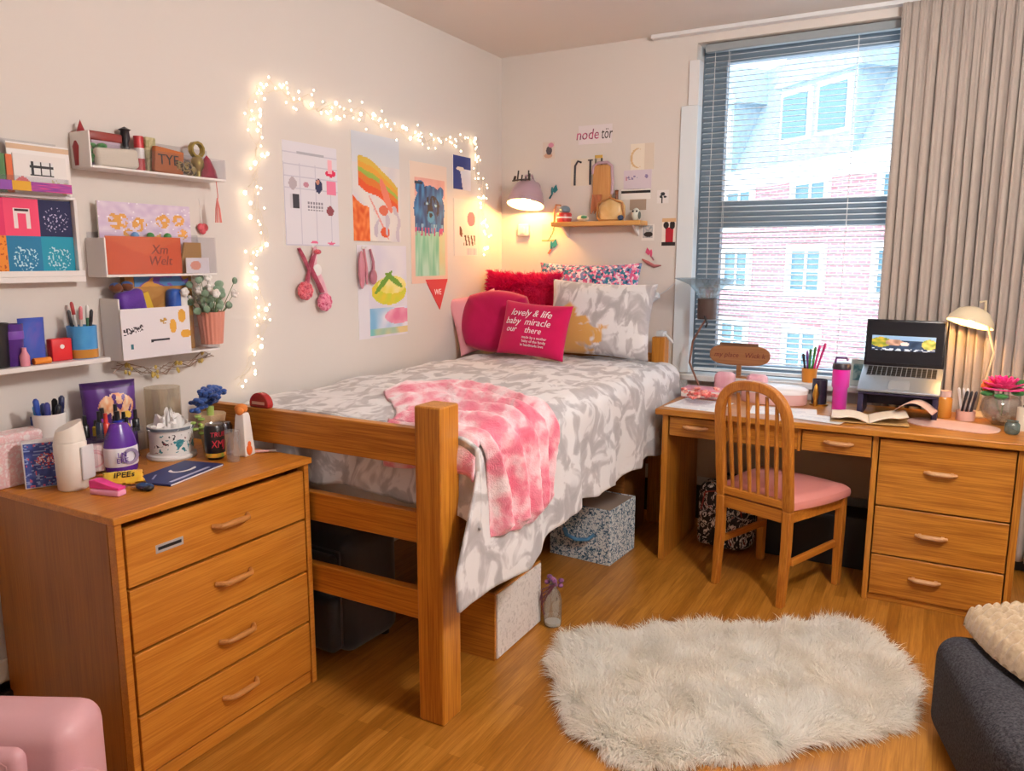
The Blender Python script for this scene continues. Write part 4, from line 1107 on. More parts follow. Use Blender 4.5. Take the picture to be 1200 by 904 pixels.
# acrylic wall pockets
def ledge(name, label, px0, px1, pyb, depth, hfront, hend, wall_h):
    z = at_l((px0+px1)/2, pyb, depth*.5).z; ya = at_l(px0, pyb, depth*.6).y; yb = at_l(px1, pyb, depth*.6).y
    t = thing(name, label, 'wall pocket', (LX, (ya+yb)/2, z)); W = (yb-ya)/2
    MB().box(.001, depth, -W, W, -.008, 0).build('base', white, t, bevel=.002)
    MB().box(.001, depth, -W-.006, -W, -.008, hend).build('end_panel', white, t, bevel=.002)
    MB().box(depth-.004, depth, -W, W, 0, hfront).box(.001, depth-.004, W-.004, W, 0, hfront).build('front_panel', acrylic, t)
    MB().box(.001, .004, -W, W, 0, wall_h).build('back_panel', acrylic, t)
    return z, ya, yb
zC, yC0, yC1 = ledge('wall_pocket', 'topmost clear wall pocket filled with small ornaments', 100, 256, 203, .10, .07, .105, .11)
zD, yD0, yD1 = ledge('wall_pocket', 'middle clear wall pocket holding an orange envelope', 118, 246, 321, .10, .13, .12, .14)
zE, yE0, yE1 = ledge('wall_pocket', 'lowest clear wall pocket with a white patterned card in front', 136, 250, 413, .10, .13, .20, .15)
def on_ledge(z, px, d, name, label, cat, parts, group=None):
    p = at_l(px, 300, d); t = thing(name, label, cat, (LX+d, p.y, z+.0008), group=group)
    for nm, mb, mm, sm in parts: mb.build(nm, mm, t, smooth=sm)
    return t
leafm = blotch('leaf_green', [(.3, '2e7a3a'), (.7, '4f9c4a')], 40, bumps=.2)
q = MB(); rr = random.Random(5)
for i in range(14): q.ball((rr.uniform(-.015, .015), rr.uniform(-.03, .03), .02+rr.uniform(0, .05)), .016, 7, sz=.6)
on_ledge(zC, 122, .05, 'toy_plant', 'small green plant at the left in the topmost wall pocket', 'plant', [('leaves', q, leafm, 80)])
on_ledge(zC, 146, .075, 'folded_cloth', 'folded cream cloth behind the front of the topmost wall pocket', 'cloth', [('cloth', place(rbox(.03, .15, .062, .012, 4), Matrix.Rotation(.06, 4, 'X')), plain('cream_cloth', 'e9e0cc', .9, bumps=.4), 180)])
on_ledge(zC, 107, .03, 'ornament', 'red peaked ornament at the left end of the topmost wall pocket', 'ornament', [('ornament', MB().lathe([(0, 0), (.025, 0), (.028, .06), (.012, .11), (0, .145)], 14), plain('dark_red_lacquer', '9c2c34', .4), 60)])
on_ledge(zC, 132, .03, 'toy_train', 'long dark red and brass ornament at the back of the topmost wall pocket', 'ornament', [('body', place(rbox(.03, .12, .03, .006, 2), Matrix.Translation((0, 0, .085))), plain('brick_red_lacquer', '8f3a34', .4), 60), ('stand', MB().box(-.012, .012, -.05, .05, 0, .086), plain('mauve_card', 'b7a4b4', .7), None)])
on_ledge(zC, 157, .03, 'figurine', 'small black figurine in the topmost wall pocket', 'figurine', [('figure', MB().lathe([(0, 0), (.018, 0), (.016, .05), (.010, .09), (.016, .11), (.014, .13), (.02, .135), (0, .145)], 12), plain('black_lacquer', '232128', .3), 60)])
on_ledge(zC, 172, .03, 'tin', 'red and white striped tin in the topmost wall pocket', 'tin', [('tin', MB().lathe([(0, 0), (.016, 0), (.016, .12), (0, .12)], 16), plain('tin_red', 'c2333a', .35), 60), ('white_band', MB().lathe([(.0162, .045), (.0168, .045), (.0168, .08), (.0162, .08)], 16, close=True), white, 60)])
on_ledge(zC, 183, .035, 'card_box', 'olive and beige little box in the topmost wall pocket', 'box', [('box', rbox(.03, .04, .12, .004, 2), blotch('olive_print', [(.4, '8c8455'), (.6, 'cfc39a')], 30, bumps=0), 60)])
ob = on_ledge(zC, 203, .07, 'card_box', 'orange brown box with dark lettering in the topmost wall pocket', 'box', [('box', place(rbox(.02, .115, .085, .003, 2), Matrix.Rotation(-.10, 4, 'X')), plain('burnt_orange_card', 'b4632c', .6), 60)])
text('lettering', 'TYE', .05, black, ob, (.0108, 0, .045), (PI/2, 0, PI/2))
q = MB(); rr = random.Random(8)
for i in range(16): q.ball((rr.uniform(-.018, .018), rr.uniform(-.05, .05), .014+rr.uniform(0, .03)), .014, 7)
on_ledge(zC, 222, .06, 'bead_heap', 'heap of dark and gold beads in the topmost wall pocket', 'beads', [('beads', q, blotch('dark_gold_beads', [(.4, '2c2620'), (.5, 'c8b070'), (.6, '4a3a2a')], 50, bumps=0, rough=.3), 60)])
on_ledge(zC, 238, .055, 'gold_bow', 'gold ribbon bow at the right of the topmost wall pocket', 'bow', [('bow', MB().lathe([(.022, -.010), (.030, -.010), (.030, .010), (.022, .010)], 10, Matrix.Translation((0, 0, .10)) @ Matrix.Rotation(PI/2, 4, 'Y'), close=True).ball((0, .0, .05), .024, 10, sz=1.3).cyl((0, 0, 0), .012, .05, 10), plain('antique_gold', 'a8924e', .3, .7), 60)])
on_ledge(zC, 249, .06, 'gift_cone', 'dark red pointed gift bag at the right end of the topmost wall pocket', 'gift', [('bag', MB().lathe([(0, 0), (.036, 0), (.03, .03), (.012, .07), (0, .085)], 14), blotch('ruby_foil', [(.3, '7c1430'), (.7, 'b4284a')], 30, bumps=.2, rough=.3), 60)])
# tassel charm under it
tc_ = thing('tassel_charm', 'coral tassel charm hanging from the right end of the topmost wall pocket', 'charm', (LX+.085, at_l(254, 225, .085).y, zC-.009))
MB().tube([(0, 0, 0), (0, .004, -.05), (0, .0, -.09)], .0015, 6).build('cord', plain('coral_cord', 'd8706a', .7), tc_)
q = MB()
for i in range(14): an = i*.9; q.tube([(0, 0, -.06), (.006*math.cos(an), .008*math.sin(an), -.10), (.009*math.cos(an), .012*math.sin(an), -.15)], .002, 5)
q.build('tassel', plain('coral_thread', 'e58a84', .8), tc_)
ck = thing('heart_charm', 'small red and white heart charm at the right of the middle wall pocket', 'charm', (LX+.012, at_l(237, 268, .01).y, at_l(237, 268, .01).z))
MB().ball((0, -.008, .004), .015, 10, sx=.6).ball((0, .010, .004), .015, 10, sx=.6).ball((.0, 0, -.008), .014, 10, sx=.6).build('heart', plain('heart_red', 'cf5560', .4), ck, smooth=80)
MB().tube([(0, 0, .012), (-.006, 0, .08), (-.0115, 0, .11)], .001, 5).build('cord', white, ck)
# middle pocket contents
def pt_lilac(u, v):
    c = mixc('cdb9d6', 'e3d6e6', nz(u, v, 12)+.5)
    for cu, cv, r in ((.2, .74, .10), (.42, .70, .08), (.68, .76, .08), (.86, .78, .07), (.3, .56, .06), (.6, .55, .05), (.9, .58, .06)):
        if inell(u, v, cu, cv, r, r*1.2) and nz(u, v, 18) > -.15: c = h2('e0a455')
    if nz(u, v, 26, 3) > .52: c = h2('f4eef8')
    return c
tag(painted('gift_bag', .36, .24, 70, 50, pt_lilac, None, (LX+.03, at_l(170, 250, .03).y, zD+.001+.12), RL, .006), 'lilac gift bag with gold flowers behind the orange envelope', 'bag')
oe = painted('envelope', .285, .125, 40, 20, lambda u, v: h2('e2571e') if v < .5+.9*abs(u-.5) else h2('e8652a'), None, (LX+.088, at_l(170, 300, .088).y, zD+.001+.0625), RL, .004, back='d9541f')
tag(oe, 'bright orange envelope with faint dark script in the middle wall pocket', 'envelope')
text('lettering', 'Xm\nWelt', .045, plain('dark_orange_ink', '8f2f12', .6), oe, (.055, -.0045, 0), (PI/2, 0, 0), shear=.2)
tag(painted('gift_card', .10, .055, 24, 14, lambda u, v: h2('e8a08c') if inell(u, v, .4, .5, .22, .3) else (.93, .91, .93), None, (LX+.088, at_l(231, 305, .088).y, zD+.001+.0275), RL, .003), 'small white card with a coral spot beside the orange envelope', 'card')
kb_ = MB().prism([(-.05, 0), (.05, 0), (.05, .11), (-.02, .11)], -.004, .004, Matrix(((0, 0, 1, 0), (1, 0, 0, 0), (0, 1, 0, 0), (0, 0, 0, 1)))).build('kraft_envelope', plain('kraft_card', 'b98a4c', .8), None, (LX+.06, at_l(222, 300, .06).y, zD+.001)); tag(kb_, 'tan kraft card standing behind the right of the orange envelope', 'card')
for px, c1, lab in ((160, '6fa0d8', 'blue bead ball on top of the orange envelope'), (178, '3f8a4a', 'left green bead between envelope and gift bag'), (198, '4a9450', 'right green bead between envelope and gift bag')):
    on_ledge(zD, px, .06, 'bead_stick', lab, 'ornament', [('bead', MB().ball((0, 0, .128), .014, 10).cyl((0, 0, 0), .003, .118, 8), plain('bead_'+c1, c1, .35), 60)])
# lowest pocket
def pt_white(u, v):
    c = (.90, .88, .90)
    for cu, cv, ru, rv in ((.74, .6, .05, .15), (.88, .80, .06, .14), (.93, .42, .08, .09)):
        if inell(u, v, cu, cv, ru, rv): c = h2('e0a63e')
    if inell(u, v, .60, .72, .05, .07) and nz(u, v, 20) > -.1: c = h2('b58a3a')
    if .02 < u < .3 and abs(v-(.56+.3*(u-.1))) < .06 and nz(u*4, v*2, 12) > -.1: c = h2('3a333c')
    if .40 < u < .68 and abs(v-.33-.06*(u-.4)) < .022: c = h2('2c2834')
    if .11 < u < .15 and .2 < v < .3: c = h2('2f6f7c')
    return c
wc = painted('patterned_card', .27, .17, 80, 50, pt_white, None, (LX+.106, at_l(184, 390, .106).y, zE+.085-.004), RL, .003)
tag(wc, 'white card with ochre flowers and black script on the lowest wall pocket', 'card')
on_ledge(zE, 160, .05, 'gift_pouch', 'purple satin pouch in the lowest wall pocket', 'pouch', [('pouch', place(rbox(.05, .10, .23, .02, 4), Matrix.Rotation(.2, 4, 'X')), blotch('purple_satin', [(.3, '4a2380'), (.7, '6f3fae')], 8, bumps=.2, rough=.35), 180)])
on_ledge(zE, 185, .055, 'ruler', 'yellow ruler sloping out of the lowest wall pocket', 'ruler', [('ruler', place(MB().box(-.003, .003, -.016, .016, 0, .225), Matrix.Rotation(.3, 4, 'X')), plain('ruler_yellow', 'd8b02e', .5), None)])
on_ledge(zE, 198, .05, 'gift_pouch', 'royal blue pouch in the lowest wall pocket', 'pouch', [('pouch', place(rbox(.05, .075, .225, .02, 4), Matrix.Rotation(-.1, 4, 'X')), blotch('royal_blue_satin', [(.3, '22459c'), (.7, '3a6cc4')], 8, bumps=.2, rough=.35), 180)])
on_ledge(zE, 209, .06, 'candle', 'small white candle at the right of the lowest wall pocket', 'candle', [('candle', MB().cyl((0, 0, 0), .02, .215), white, 60)])
bk_ = on_ledge(zE, 182, .022, 'notebook', 'tan notebook with coloured edges at the back of the lowest wall pocket', 'notebook', [('cover', MB().box(-.012, .012, -.135, .135, 0, .275), blotch('tan_cover', [(.4, 'a9763f'), (.6, 'c99a58')], 8, bumps=0), None), ('edge_strip', MB().box(.0122, .014, -.10, .12, .235, .27), blotch('striped_edge', [(0, '5a8ac0'), (.45, '7a5ab0'), (.5, 'd8a050'), (.6, 'c04a4a')], 10, 'CONSTANT', bumps=0), None)])
on_ledge(zE, 139, .05, 'bow', 'brown and blue ribbon bow poking out at the left of the lowest wall pocket', 'bow', [('bow', MB().ball((0, -.02, .235), .022, 10, sz=.8).ball((0, .022, .24), .022, 10, sz=.8).cyl((0, 0, 0), .006, .235, 8), blotch('brown_ribbon', [(.4, '6b3f28'), (.6, '2f5fa8')], 14, 'CONSTANT', bumps=0), 60)])
# flower pot on the wall, right of the pockets
pv = at_l(238, 404, .09)
vz = thing('flower_vase', 'salmon ribbed wall vase with white flowers right of the lowest pocket', 'vase', (LX+.085, at_l(243, 390, .085).y+.02, pv.z))
def ribv(u, v):
    a = u*2*PI; r = (.038+.012*v)*(1+.03*math.cos(a*18)); return (r*math.cos(a), r*math.sin(a), v*.12)
MB().grid(ribv, 108, 4, wrap=True).lathe([(0, .001), (.037, .001), (.037, .004), (0, .004)], 20).build('vase', plain('salmon_ceramic', 'd98f7c', .45), vz, smooth=40)
MB().tube([(-.084, 0, .06), (-.04, 0, .06)], .004, 6).build('bracket', white, vz)
q = MB(); q2 = MB(); q3 = MB(); rr = random.Random(12)
for i in range(56):
    p = Vector((rr.gauss(0, .03), rr.gauss(0, .05), .125+abs(rr.gauss(0.04, .04)))); q3.tube([(p.x*.2, p.y*.2, .08), p], .0013, 4)
    if i % 3 == 0: 
        for k_ in range(5): an = k_*1.26; q.ball(p+Vector((.004, .009*math.cos(an), .009*math.sin(an))), .0085, 6)
    else:
        q2.ball(p, .019, 7, sx=.35, sz=.7, sy=rr.uniform(.6, 1.2))
q.build('blossoms', plain('white_petal', 'f1ece8', .7), vz, smooth=80); q2.build('leaves', blotch('eucalyptus', [(.3, '5d7a62'), (.7, '93ab94')], 30, bumps=0), vz, smooth=80); q3.build('stems', plain('stem_green', '6b7f52', .7), vz)
# twig garland under the lowest pocket
gd = thing('twig_garland', 'thin twig garland with small gold leaves hanging under the lowest pocket', 'garland', (LX+.03, at_l(190, 420, .03).y, zE-.012))
q = MB(); q2 = MB(); rr = random.Random(4)
for k_ in range(6):
    P_ = [(0.01*rr.random(), -.19+.05*i+.012*rr.uniform(-1, 1), -.02+.022*rr.uniform(-1, 1)-.03*math.sin(i/7*PI)) for i in range(9)]
    q.tube(P_, .0013, 5)
    for p in P_[1::2]: q2.ball((p[0]+.004, p[1], p[2]-.006), .006, 6, sx=.4, sz=1.3)
q.build('twigs', plain('twig_brown', '8b7160', .8), gd); q2.build('gold_leaves', plain('gold_leaf', 'c9ab54', .4), gd, smooth=80)
# socket low on the wall
so_ = thing('wall_socket', 'white wall socket with a dark plug above the pink armchair', 'socket', lpos(-2, 815))
place(rbox(.09, .09, .012, .004, 3), Matrix.Translation((.002, 0, 0)) @ Matrix.Rotation(PI/2, 4, 'Y')).build('plate', white, so_, smooth=60)
place(rbox(.035, .04, .03, .006, 3), Matrix.Translation((.014, .012, .0)) @ Matrix.Rotation(PI/2, 4, 'Y')).build('plug', black, so_, smooth=60)
MB().tube([(.03, .012, -.01), (.032, .012, -.05), (.02, .01, -.15)], .003, 6).build('cable', black, so_)

# ------------------------------------------------------------------ back wall: lamp, shelf and small cards
def at_b(px, py, d): return ony(px, py, BY-d)
lp = at_b(616, 238, .13)
wl = thing('wall_lamp', 'mauve dome wall lamp glowing in the corner above the cushions', 'wall lamp', (lp.x, BY, lp.z))
mauve = plain('mauve_enamel', 'b99ba8', .3, coat=.4); glowin = plain('cream_enamel', 'f3e6cf', .4)
D_ = Matrix.Translation((0, -.13, 0)) @ Matrix.Rotation(math.radians(-15), 4, 'X')
MB().lathe([(.112, -.012), (.109, .02), (.095, .07), (.068, .115), (.04, .14), (0, .148)], 40, D_, caps=False).build('shade', mauve, wl, smooth=60)
MB().lathe([(.1115, -.0118), (.105, .02), (.091, .068), (.064, .111), (.036, .134), (0, .142)], 40, D_, caps=False).build('shade_lining', glowin, wl, smooth=60)
bulb_m = plain('lit_bulb', 'fff0cf', .4, emit=420, emit_col='ffb95e')
MB().ball((0, 0, .012), .028, 14, sz=1.1, M=D_).build('bulb', bulb_m, wl, smooth=180)
MB().cyl((0, 0, .04), .018, .09, 16, M=D_).build('socket', white, wl)
MB().tube([(0, -.002, .10), (0, -.05, .17), (0, -.13, .16), (0, -.13, .145)], .007, 8).lathe([(0, 0), (.035, 0), (.03, .012), (0, .014)], 20, Matrix.Translation((0, 0, .10)) @ Matrix.Rotation(PI/2, 4, 'X')).build('bracket', mauve, wl, smooth=50)
cr_ = MB()
for i in range(7):
    a = i/6*PI; cr_.tube([(.055*math.cos(a), -.185, .125), (.05*math.cos(a)+.008, -.19, .165+.02*math.sin(i*2))], .0045, 6)
cr_.tube([(-.06, -.185, .128), (0, -.205, .13), (.06, -.185, .128)], .005, 6)
cr_.build('wire_clip', plain('dark_wire', '2b2420', .4), wl)
sk = thing('lamp_switch', 'small white pull switch on the wall under the mauve lamp', 'switch', at_b(615, 270, .0))
place(rbox(.075, .075, .028, .008, 3), Matrix.Rotation(PI/2, 4, 'X')).build('switch_plate', white, sk, smooth=60)
MB().box(-.012, .012, -.036, -.027, -.02, .02).build('rocker', white, sk, bevel=.002)
# shelf
s0, s1 = at_b(648, 262, .10), at_b(752, 262, .10)
SZ = (s0.z+s1.z)/2 + .012
sh = thing('wall_shelf', 'small oak shelf with trinkets on the back wall above the floral pillow', 'shelf', ((s0.x+s1.x)/2, BY, SZ-.026))
SW = (s1.x-s0.x)/2
MB().box(-SW, SW, -.13, -.0005, 0, .026).build('board', wood('shelf_oak', 'x', 'c48a45', 'dca964'), sh, bevel=.003)
for sx in (-SW*.8, SW*.8):
    MB().prism([(0, 0), (.09, 0), (0, -.06)], sx-.006, sx+.006, Matrix(((0, 0, 1, 0), (-1, 0, 0, -.001), (0, 1, 0, 0), (0, 0, 0, 1)))).build('bracket', white, sh)
def on_shelf(px, d, name, label, cat, parts, rz=0):
    p = at_b(px, 258, d); t = thing(name, label, cat, (p.x, BY-d, SZ+.0005), rz)
    for nm, mb, mm, sm in parts: mb.build(nm, mm, t, smooth=sm)
    return t
on_shelf(661, .06, 'trinket_pot', 'red and white ribbed pot with a blue knob at the left of the oak shelf', 'pot', [
    ('pot', MB().lathe([(0, 0), (.042, 0), (.047, .02), (.044, .028), (.048, .045), (.042, .055), (0, .055)], 20), plain('red_glaze', 'c23a38', .3), 50),
    ('white_band', MB().lathe([(.0455, .022), (.0475, .025), (.0465, .032), (.0445, .03)], 20, close=True), white, 50),
    ('lid', MB().ball((.004, 0, .073), .034, 12, sz=.75), plain('slate_blue_glaze', '6f8496', .35), 80)])
q = MB(); q.tube([(-.03, 0, 0), (-.032, 0, .07), (-.02, 0, .105), (.012, 0, .10)], .007, 6)
on_shelf(655, .05, 'hook_ornament', 'tan curled wire ornament at the left end of the oak shelf', 'ornament', [('ornament', q, plain('tan_wire', 'b98d68', .5), 60)])
on_shelf(683, .07, 'figurine', 'low green and white figurine on the oak shelf', 'figurine', [('body', MB().ball((0, 0, .020), .028, 12, sx=1.3, sz=.7), plain('cream_glaze', 'e6dfcf', .35), 80), ('leaf', MB().ball((.015, -.02, .026), .016, 8, sz=.6, sx=1.3), plain('teal_green_glaze', '4f9a72', .35), 80)])
hand = MB()
hand.lathe([(0, 0), (.07, 0), (.082, .03), (.08, .085), (.062, .115), (.03, .125), (0, .127)], 26, Matrix.Diagonal((1, .55, 1, 1)))
on_shelf(717, .06, 'amber_bag', 'round amber glass money pot with a tan rim on the oak shelf', 'pot', [
    ('pot', hand, blotch('amber_cream_glass', [(.3, 'd8aa66'), (.7, 'efd3a0')], 9, bumps=0, rough=.25), 60),
    ('rim', MB().tube([(-.083, -.02, .02), (-.075, -.035, .10), (0, -.04, .133), (.075, -.035, .10), (.083, -.02, .02), (.06, -.04, .004), (-.06, -.04, .004), (-.083, -.02, .02)], .006, 6), plain('tan_leather', 'b77d45', .5), 60)])
on_shelf(722, .025, 'bottle', 'slim brown bottle behind the round amber pot', 'bottle', [('bottle', MB().lathe([(0, 0), (.022, 0), (.022, .10), (.010, .13), (.010, .175), (.013, .178), (0, .18)], 16), plain('brown_glass', '7a4426', .2), 60)])
on_shelf(745, .06, 'figurine', 'tiny white and black owl figurine at the right end of the oak shelf', 'figurine', [('body', MB().ball((0, 0, .036), .026, 12, sz=1.38), plain('white_glaze', 'dfe0d6', .3), 80), ('eye', MB().ball((-.010, -.021, .052), .006, 8), black, 80), ('eye', MB().ball((.012, -.021, .052), .006, 8), black, 80), ('wing', MB().ball((.023, -.005, .03), .016, 8, sx=.5, sz=1.4), plain('grey_glaze', '5e6a66', .4), 80)])
on_shelf(727, .115, 'toy', 'little dark blue toy at the shelf edge in front of the amber pot', 'toy', [('body', MB().ball((0, 0, .016), .016, 10, sx=1.2), plain('navy_plastic', '33486e', .4), 80)])
# rounded wooden board leaning, with mauve handle band
bd2 = thing('wooden_board', 'tan wooden board with a mauve edge hung on the wall above the shelf', 'board', at_b(706, 218, .02))
RX = Matrix.Rotation(PI/2, 4, 'X')
def rrect(w, h, r, n=6, cx=0, cy=0):
    out = []
    for sx, sy, a0 in ((1, 1, 0), (-1, 1, PI/2), (-1, -1, PI), (1, -1, 1.5*PI)):
        for i in range(n+1):
            a = a0+i/n*PI/2; out.append((cx+sx*(w/2-r)+r*math.cos(a), cy+sy*(h/2-r)+r*math.sin(a)))
    return out
MB().prism(rrect(.12, .24, .03), -.008, .008, RX).build('board', wood('tan_board', 'z', 'b5793f', 'd09a5e'), bd2, bevel=.003)
MB().tube([(-.062, -.004, .07), (-.055, -.004, .115), (-.03, -.004, .132), (.03, -.004, .132), (.058, -.004, .11), (.064, -.004, .02), (.062, -.004, -.05)], .009, 8).build('edge_band', mauve, bd2, smooth=60)
q = MB()
for i in range(8): q.tube([(-.055+.008*i, -.014, -.05), (-.062+.007*i, -.018, -.16+.008*(i % 3))], .004, 5)
q.build('fringe', plain('rust_fringe', 'b87550', .8), bd2)
# flat cards
def bsheet(name, label, cat, px, nx, ny, fn, thick=.002, d=0.0, rz=0):
    p, w, h = on_back(*px, d=d); return tag(painted(name, w, h, nx, ny, fn, None, p, (0, rz, 0), thick), label, cat)
def pt_word(u, v):
    c = (.90, .87, .88)
    return c
ws = bsheet('word_card', 'pale card with pink and dark brush lettering high on the back wall', 'card', (678, 148, 717, 167), 20, 10, pt_word)
text('lettering', 'node', .085, blotch('pink_wine_ink', [(.4, '7c3a58'), (.6, 'd0628a')], 40, bumps=0), ws, (-.05, -.0025, .0), (PI/2, 0, 0), shear=.15, sx=.85)
text('lettering', 'tör', .09, plain('dark_ink', '3a3030', .6), ws, (.072, -.0025, .0), (PI/2, 0, 0), shear=.15, sx=.6)
ar = bsheet('letter_card', 'cream card with a tall dark arch drawn on it left of the board', 'card', (669, 187, 698, 217), 12, 12, lambda u, v: (.88, .84, .78))
p_, w_, h_ = on_back(669, 187, 698, 217)
MB().tube([(-.055, -.003, -h_*.48), (-.053, -.003, h_*.25), (-.035, -.003, h_*.42), (-.012, -.003, h_*.36)], .0065, 6).tube([(.045, -.003, -h_*.48), (.045, -.003, h_*.42)], .0065, 6).tube([(.03, -.003, h_*.43), (.06, -.003, h_*.43)], .004, 6).build('print', plain('charcoal_ink', '37333a', .6), ar)
bsheet('photo_card', 'small yellow cornered card behind the top of the board', 'card', (697, 182, 706, 196), 16, 20, lambda u, v: h2('c9a24a') if v > .75 else (.8, .76, .7) if u < .75 else (.25, .24, .24))
bsheet('notecard', 'ivory card with a round seal at the upper right of the shelf', 'card', (739, 169, 766, 198), 30, 30, lambda u, v: h2('d8b98c') if (inell(u, v, .3, .45, .3, .38) and not inell(u, v, .36, .45, .27, .34)) else h2('ece2d2') if u < .6 else h2('ddd0c0'))
bsheet('notecard', 'lilac greeting card with small drawings below the ivory card', 'card', (731, 200, 763, 221), 40, 24, lambda u, v: h2('8d7fa8') if (inell(u, v, .82, .65, .06, .10) or (inell(u, v, .3, .6, .2, .12) and nz(u, v, 14) > .1)) else h2('c98a96') if inell(u, v, .1, .55, .03, .12) else h2('d8cbd6'))
bsheet('notecard', 'white card with a black stripe right of the brown bottle', 'card', (728, 222, 762, 233), 40, 12, lambda u, v: (.12, .11, .12) if .55 < v < .82 else (.93, .91, .89))
bsheet('notecard', 'taupe card tucked under the striped card', 'card', (738, 234, 757, 246), 20, 12, lambda u, v: h2('ab9685'))
bsheet('sticker', 'white sticker with a grey flower sketch between shelf and window', 'sticker', (770, 223, 783, 238), 26, 30, lambda u, v: (.2, .2, .22) if (inell(u, v, .5, .7, .2, .14) or inell(u, v, .35, .5, .12, .1) or inell(u, v, .7, .48, .14, .08) or (abs(u-.45) < .05 and v < .5)) else (.9, .88, .87))
bsheet('instant_photo', 'white bordered photo of a dark shape below the right end of the shelf', 'photo', (752, 263, 766, 282), 28, 36, lambda u, v: (.93, .91, .89) if (u < .1 or u > .9 or v < .18 or v > .94) else h2('2b2220') if inell(u, v, .55, .38, .36, .16) else mixc('cfc7c2', '8d97a0', nz(u, v, 6)+.5))
bsheet('instant_photo', 'tall photo of a person in a red dress nearest the window', 'photo', (776, 256, 791, 288), 30, 60, lambda u, v: h2('ddb184') if v > .86 else (h2('241a1a') if ((inell(u, v, .3, .75, .2, .13) or inell(u, v, .75, .75, .2, .15)) or v < .14) else h2('b31a2c') if .25 < u < .82 and v < .66 else h2('efe5dc')))
bsheet('sticker', 'pale sticker with a pink and grey figure above the mauve lamp', 'sticker', (636, 167, 650, 186), 30, 40, lambda u, v: h2('d98fa8') if inell(u, v, .68, .8, .22, .14) else h2('5e5358') if inell(u, v, .52, .5, .24, .26) else h2('d4a88f') if inell(u, v, .45, .2, .34, .14) else (.86, .81, .77))
bsheet('notecard', 'pale note under the left end of the shelf', 'card', (635, 263, 650, 283), 20, 20, lambda u, v: h2('5f7f5c') if abs(u-(.95-.5*(1-v)**2)) < .05 and v < .9 else (.90, .86, .78) if v > .1 else h2('c9a878'))
# paper birds
def bird(label, px, py, s, c1, c2, flip=1):
    t = thing('paper_bird', label, 'wall decoration', at_b(px, py, .004))
    MB().ball((0, 0, 0), s*.32, 10, sx=.5, sy=.25, sz=1.6).build('body', plain('bird_'+c1, c1, .5), t, smooth=80)
    MB().prism([(0, s*.1), (flip*s*.55, s*.75), (flip*s*.75, s*.1), (flip*s*.35, -s*.25)], -.002, .002, RX).build('wing', plain('bird_'+c1, c1, .5), t)
    MB().prism([(-s*.08, -s*.35), (s*.12, -s*.35), (-flip*s*.25, -s*.95), (-flip*s*.45, -s*.85)], -.002, .002, RX).build('tail', plain('bird_'+c2, c2, .5), t)
bird('teal paper bird on the wall right of the mauve lamp', 647, 224, .05, '2f7f86', '2b6470')
bird('teal and coral paper bird on the wall just above the floral pillow', 646, 288, .055, '2f8f92', 'd0604c')
bird('pink paper bird on the wall below the instant photos', 763, 297, .045, 'd8507c', 'c97f8f', -1)
q = MB(); b0 = at_b(763, 308, .004)
q.tube([(-.055, 0, .02), (-.02, -.002, .0), (.02, -.002, -.02), (.06, 0, -.015)], [.004, .011, .010, .003], 8)
tag(q.build('paper_feather', plain('dusty_rose_paper', 'b56a6c', .7), None, b0, smooth=60), 'dusty rose paper feather below the pink paper bird', 'wall decoration')
# clip lamp on the bed head: pale bent arm
cl2 = thing('reading_lamp', 'white bent arm reading lamp clipped behind the bed head by the window', 'lamp', (-1.36, 4.205, 1.075))
gp = [at_b(x, y, .155)-Vector(cl2.location) for x, y in ((789, 402), (791, 385), (788, 362), (781, 350), (772, 346))]
MB().tube([gp[0]]+gp, .012, 8).build('arm', plain('pale_grey_enamel', 'cdd1d6', .35), cl2, smooth=60)
h0 = gp[-1]
MB().lathe([(0, 0), (.016, 0), (.03, .045), (.028, .045), (0, .01)], 18, Matrix.Translation(h0) @ Matrix.Rotation(-1.9, 4, 'Y')).build('head', plain('pale_grey_enamel', 'cdd1d6', .35), cl2, smooth=60)
MB().tube([h0, h0+Vector((.05, 0, .03)), h0+Vector((.09, 0, .07))], .003, 6).build('lever', plain('pale_grey_enamel', 'cdd1d6', .35), cl2)
MB().box(-.02, .02, -.03, .03, .002, .03).tube([(0, 0, .03), gp[0]], .0085, 8).build('clamp', plain('pale_grey_enamel', 'cdd1d6', .35), cl2)

# ------------------------------------------------------------------ things on the dresser
TZ = DT+.0005
def on_dr(px, py, name, label, cat, parts, rz=0, xy=None, group=None, z=None):
    p = onz(px, py, DT) if xy is None else Vector((xy[0], xy[1], 0))
    t = thing(name, label, cat, (p.x, p.y, TZ if z is None else z), rz, group)
    for nm, mb, mm, sm in parts: mb.build(nm, mm, t, smooth=sm)
    return t
def vol(x, py_b, y): return None
print_pink = blotch('pink_white_print', [(.35, 'e9dcdc'), (.5, 'e6b7bb'), (.65, 'f0e4e4')], 60, bumps=.1, kind='noise')
place_b = rbox(.075, .15, .155, .008, 3)
on_dr(0, 0, 'gift_box', 'pink and white printed box at the left end of the dresser', 'box', [('box', place_b, print_pink, 60), ('lid', place(rbox(.08, .155, .03, .008, 3), Matrix.Translation((0, 0, .13))), print_pink, 60)], xy=(-2.405, 1.262))
def pt_blue(u, v):
    c = mixc('2f3f86', '4d62b0', nz(u, v, 8)+.5)
    if nz(u*.7, v*2, 14, 5) > .25: c = h2('8fa4d8')
    if inell(u, v, .5, .62, .3, .14) and nz(u, v, 20) > -.1: c = h2('c8575c') if nz(u, v, 26, 9) > -.05 else h2('e6dde8')
    if nz(u, v, 16, 11) > .42: c = h2('d0607a')
    return c
tb_ = thing('tissue_box', 'square box with a blue floral front leaning by the pink printed box', 'box', (-2.295, 1.297, TZ), rz=math.radians(62))
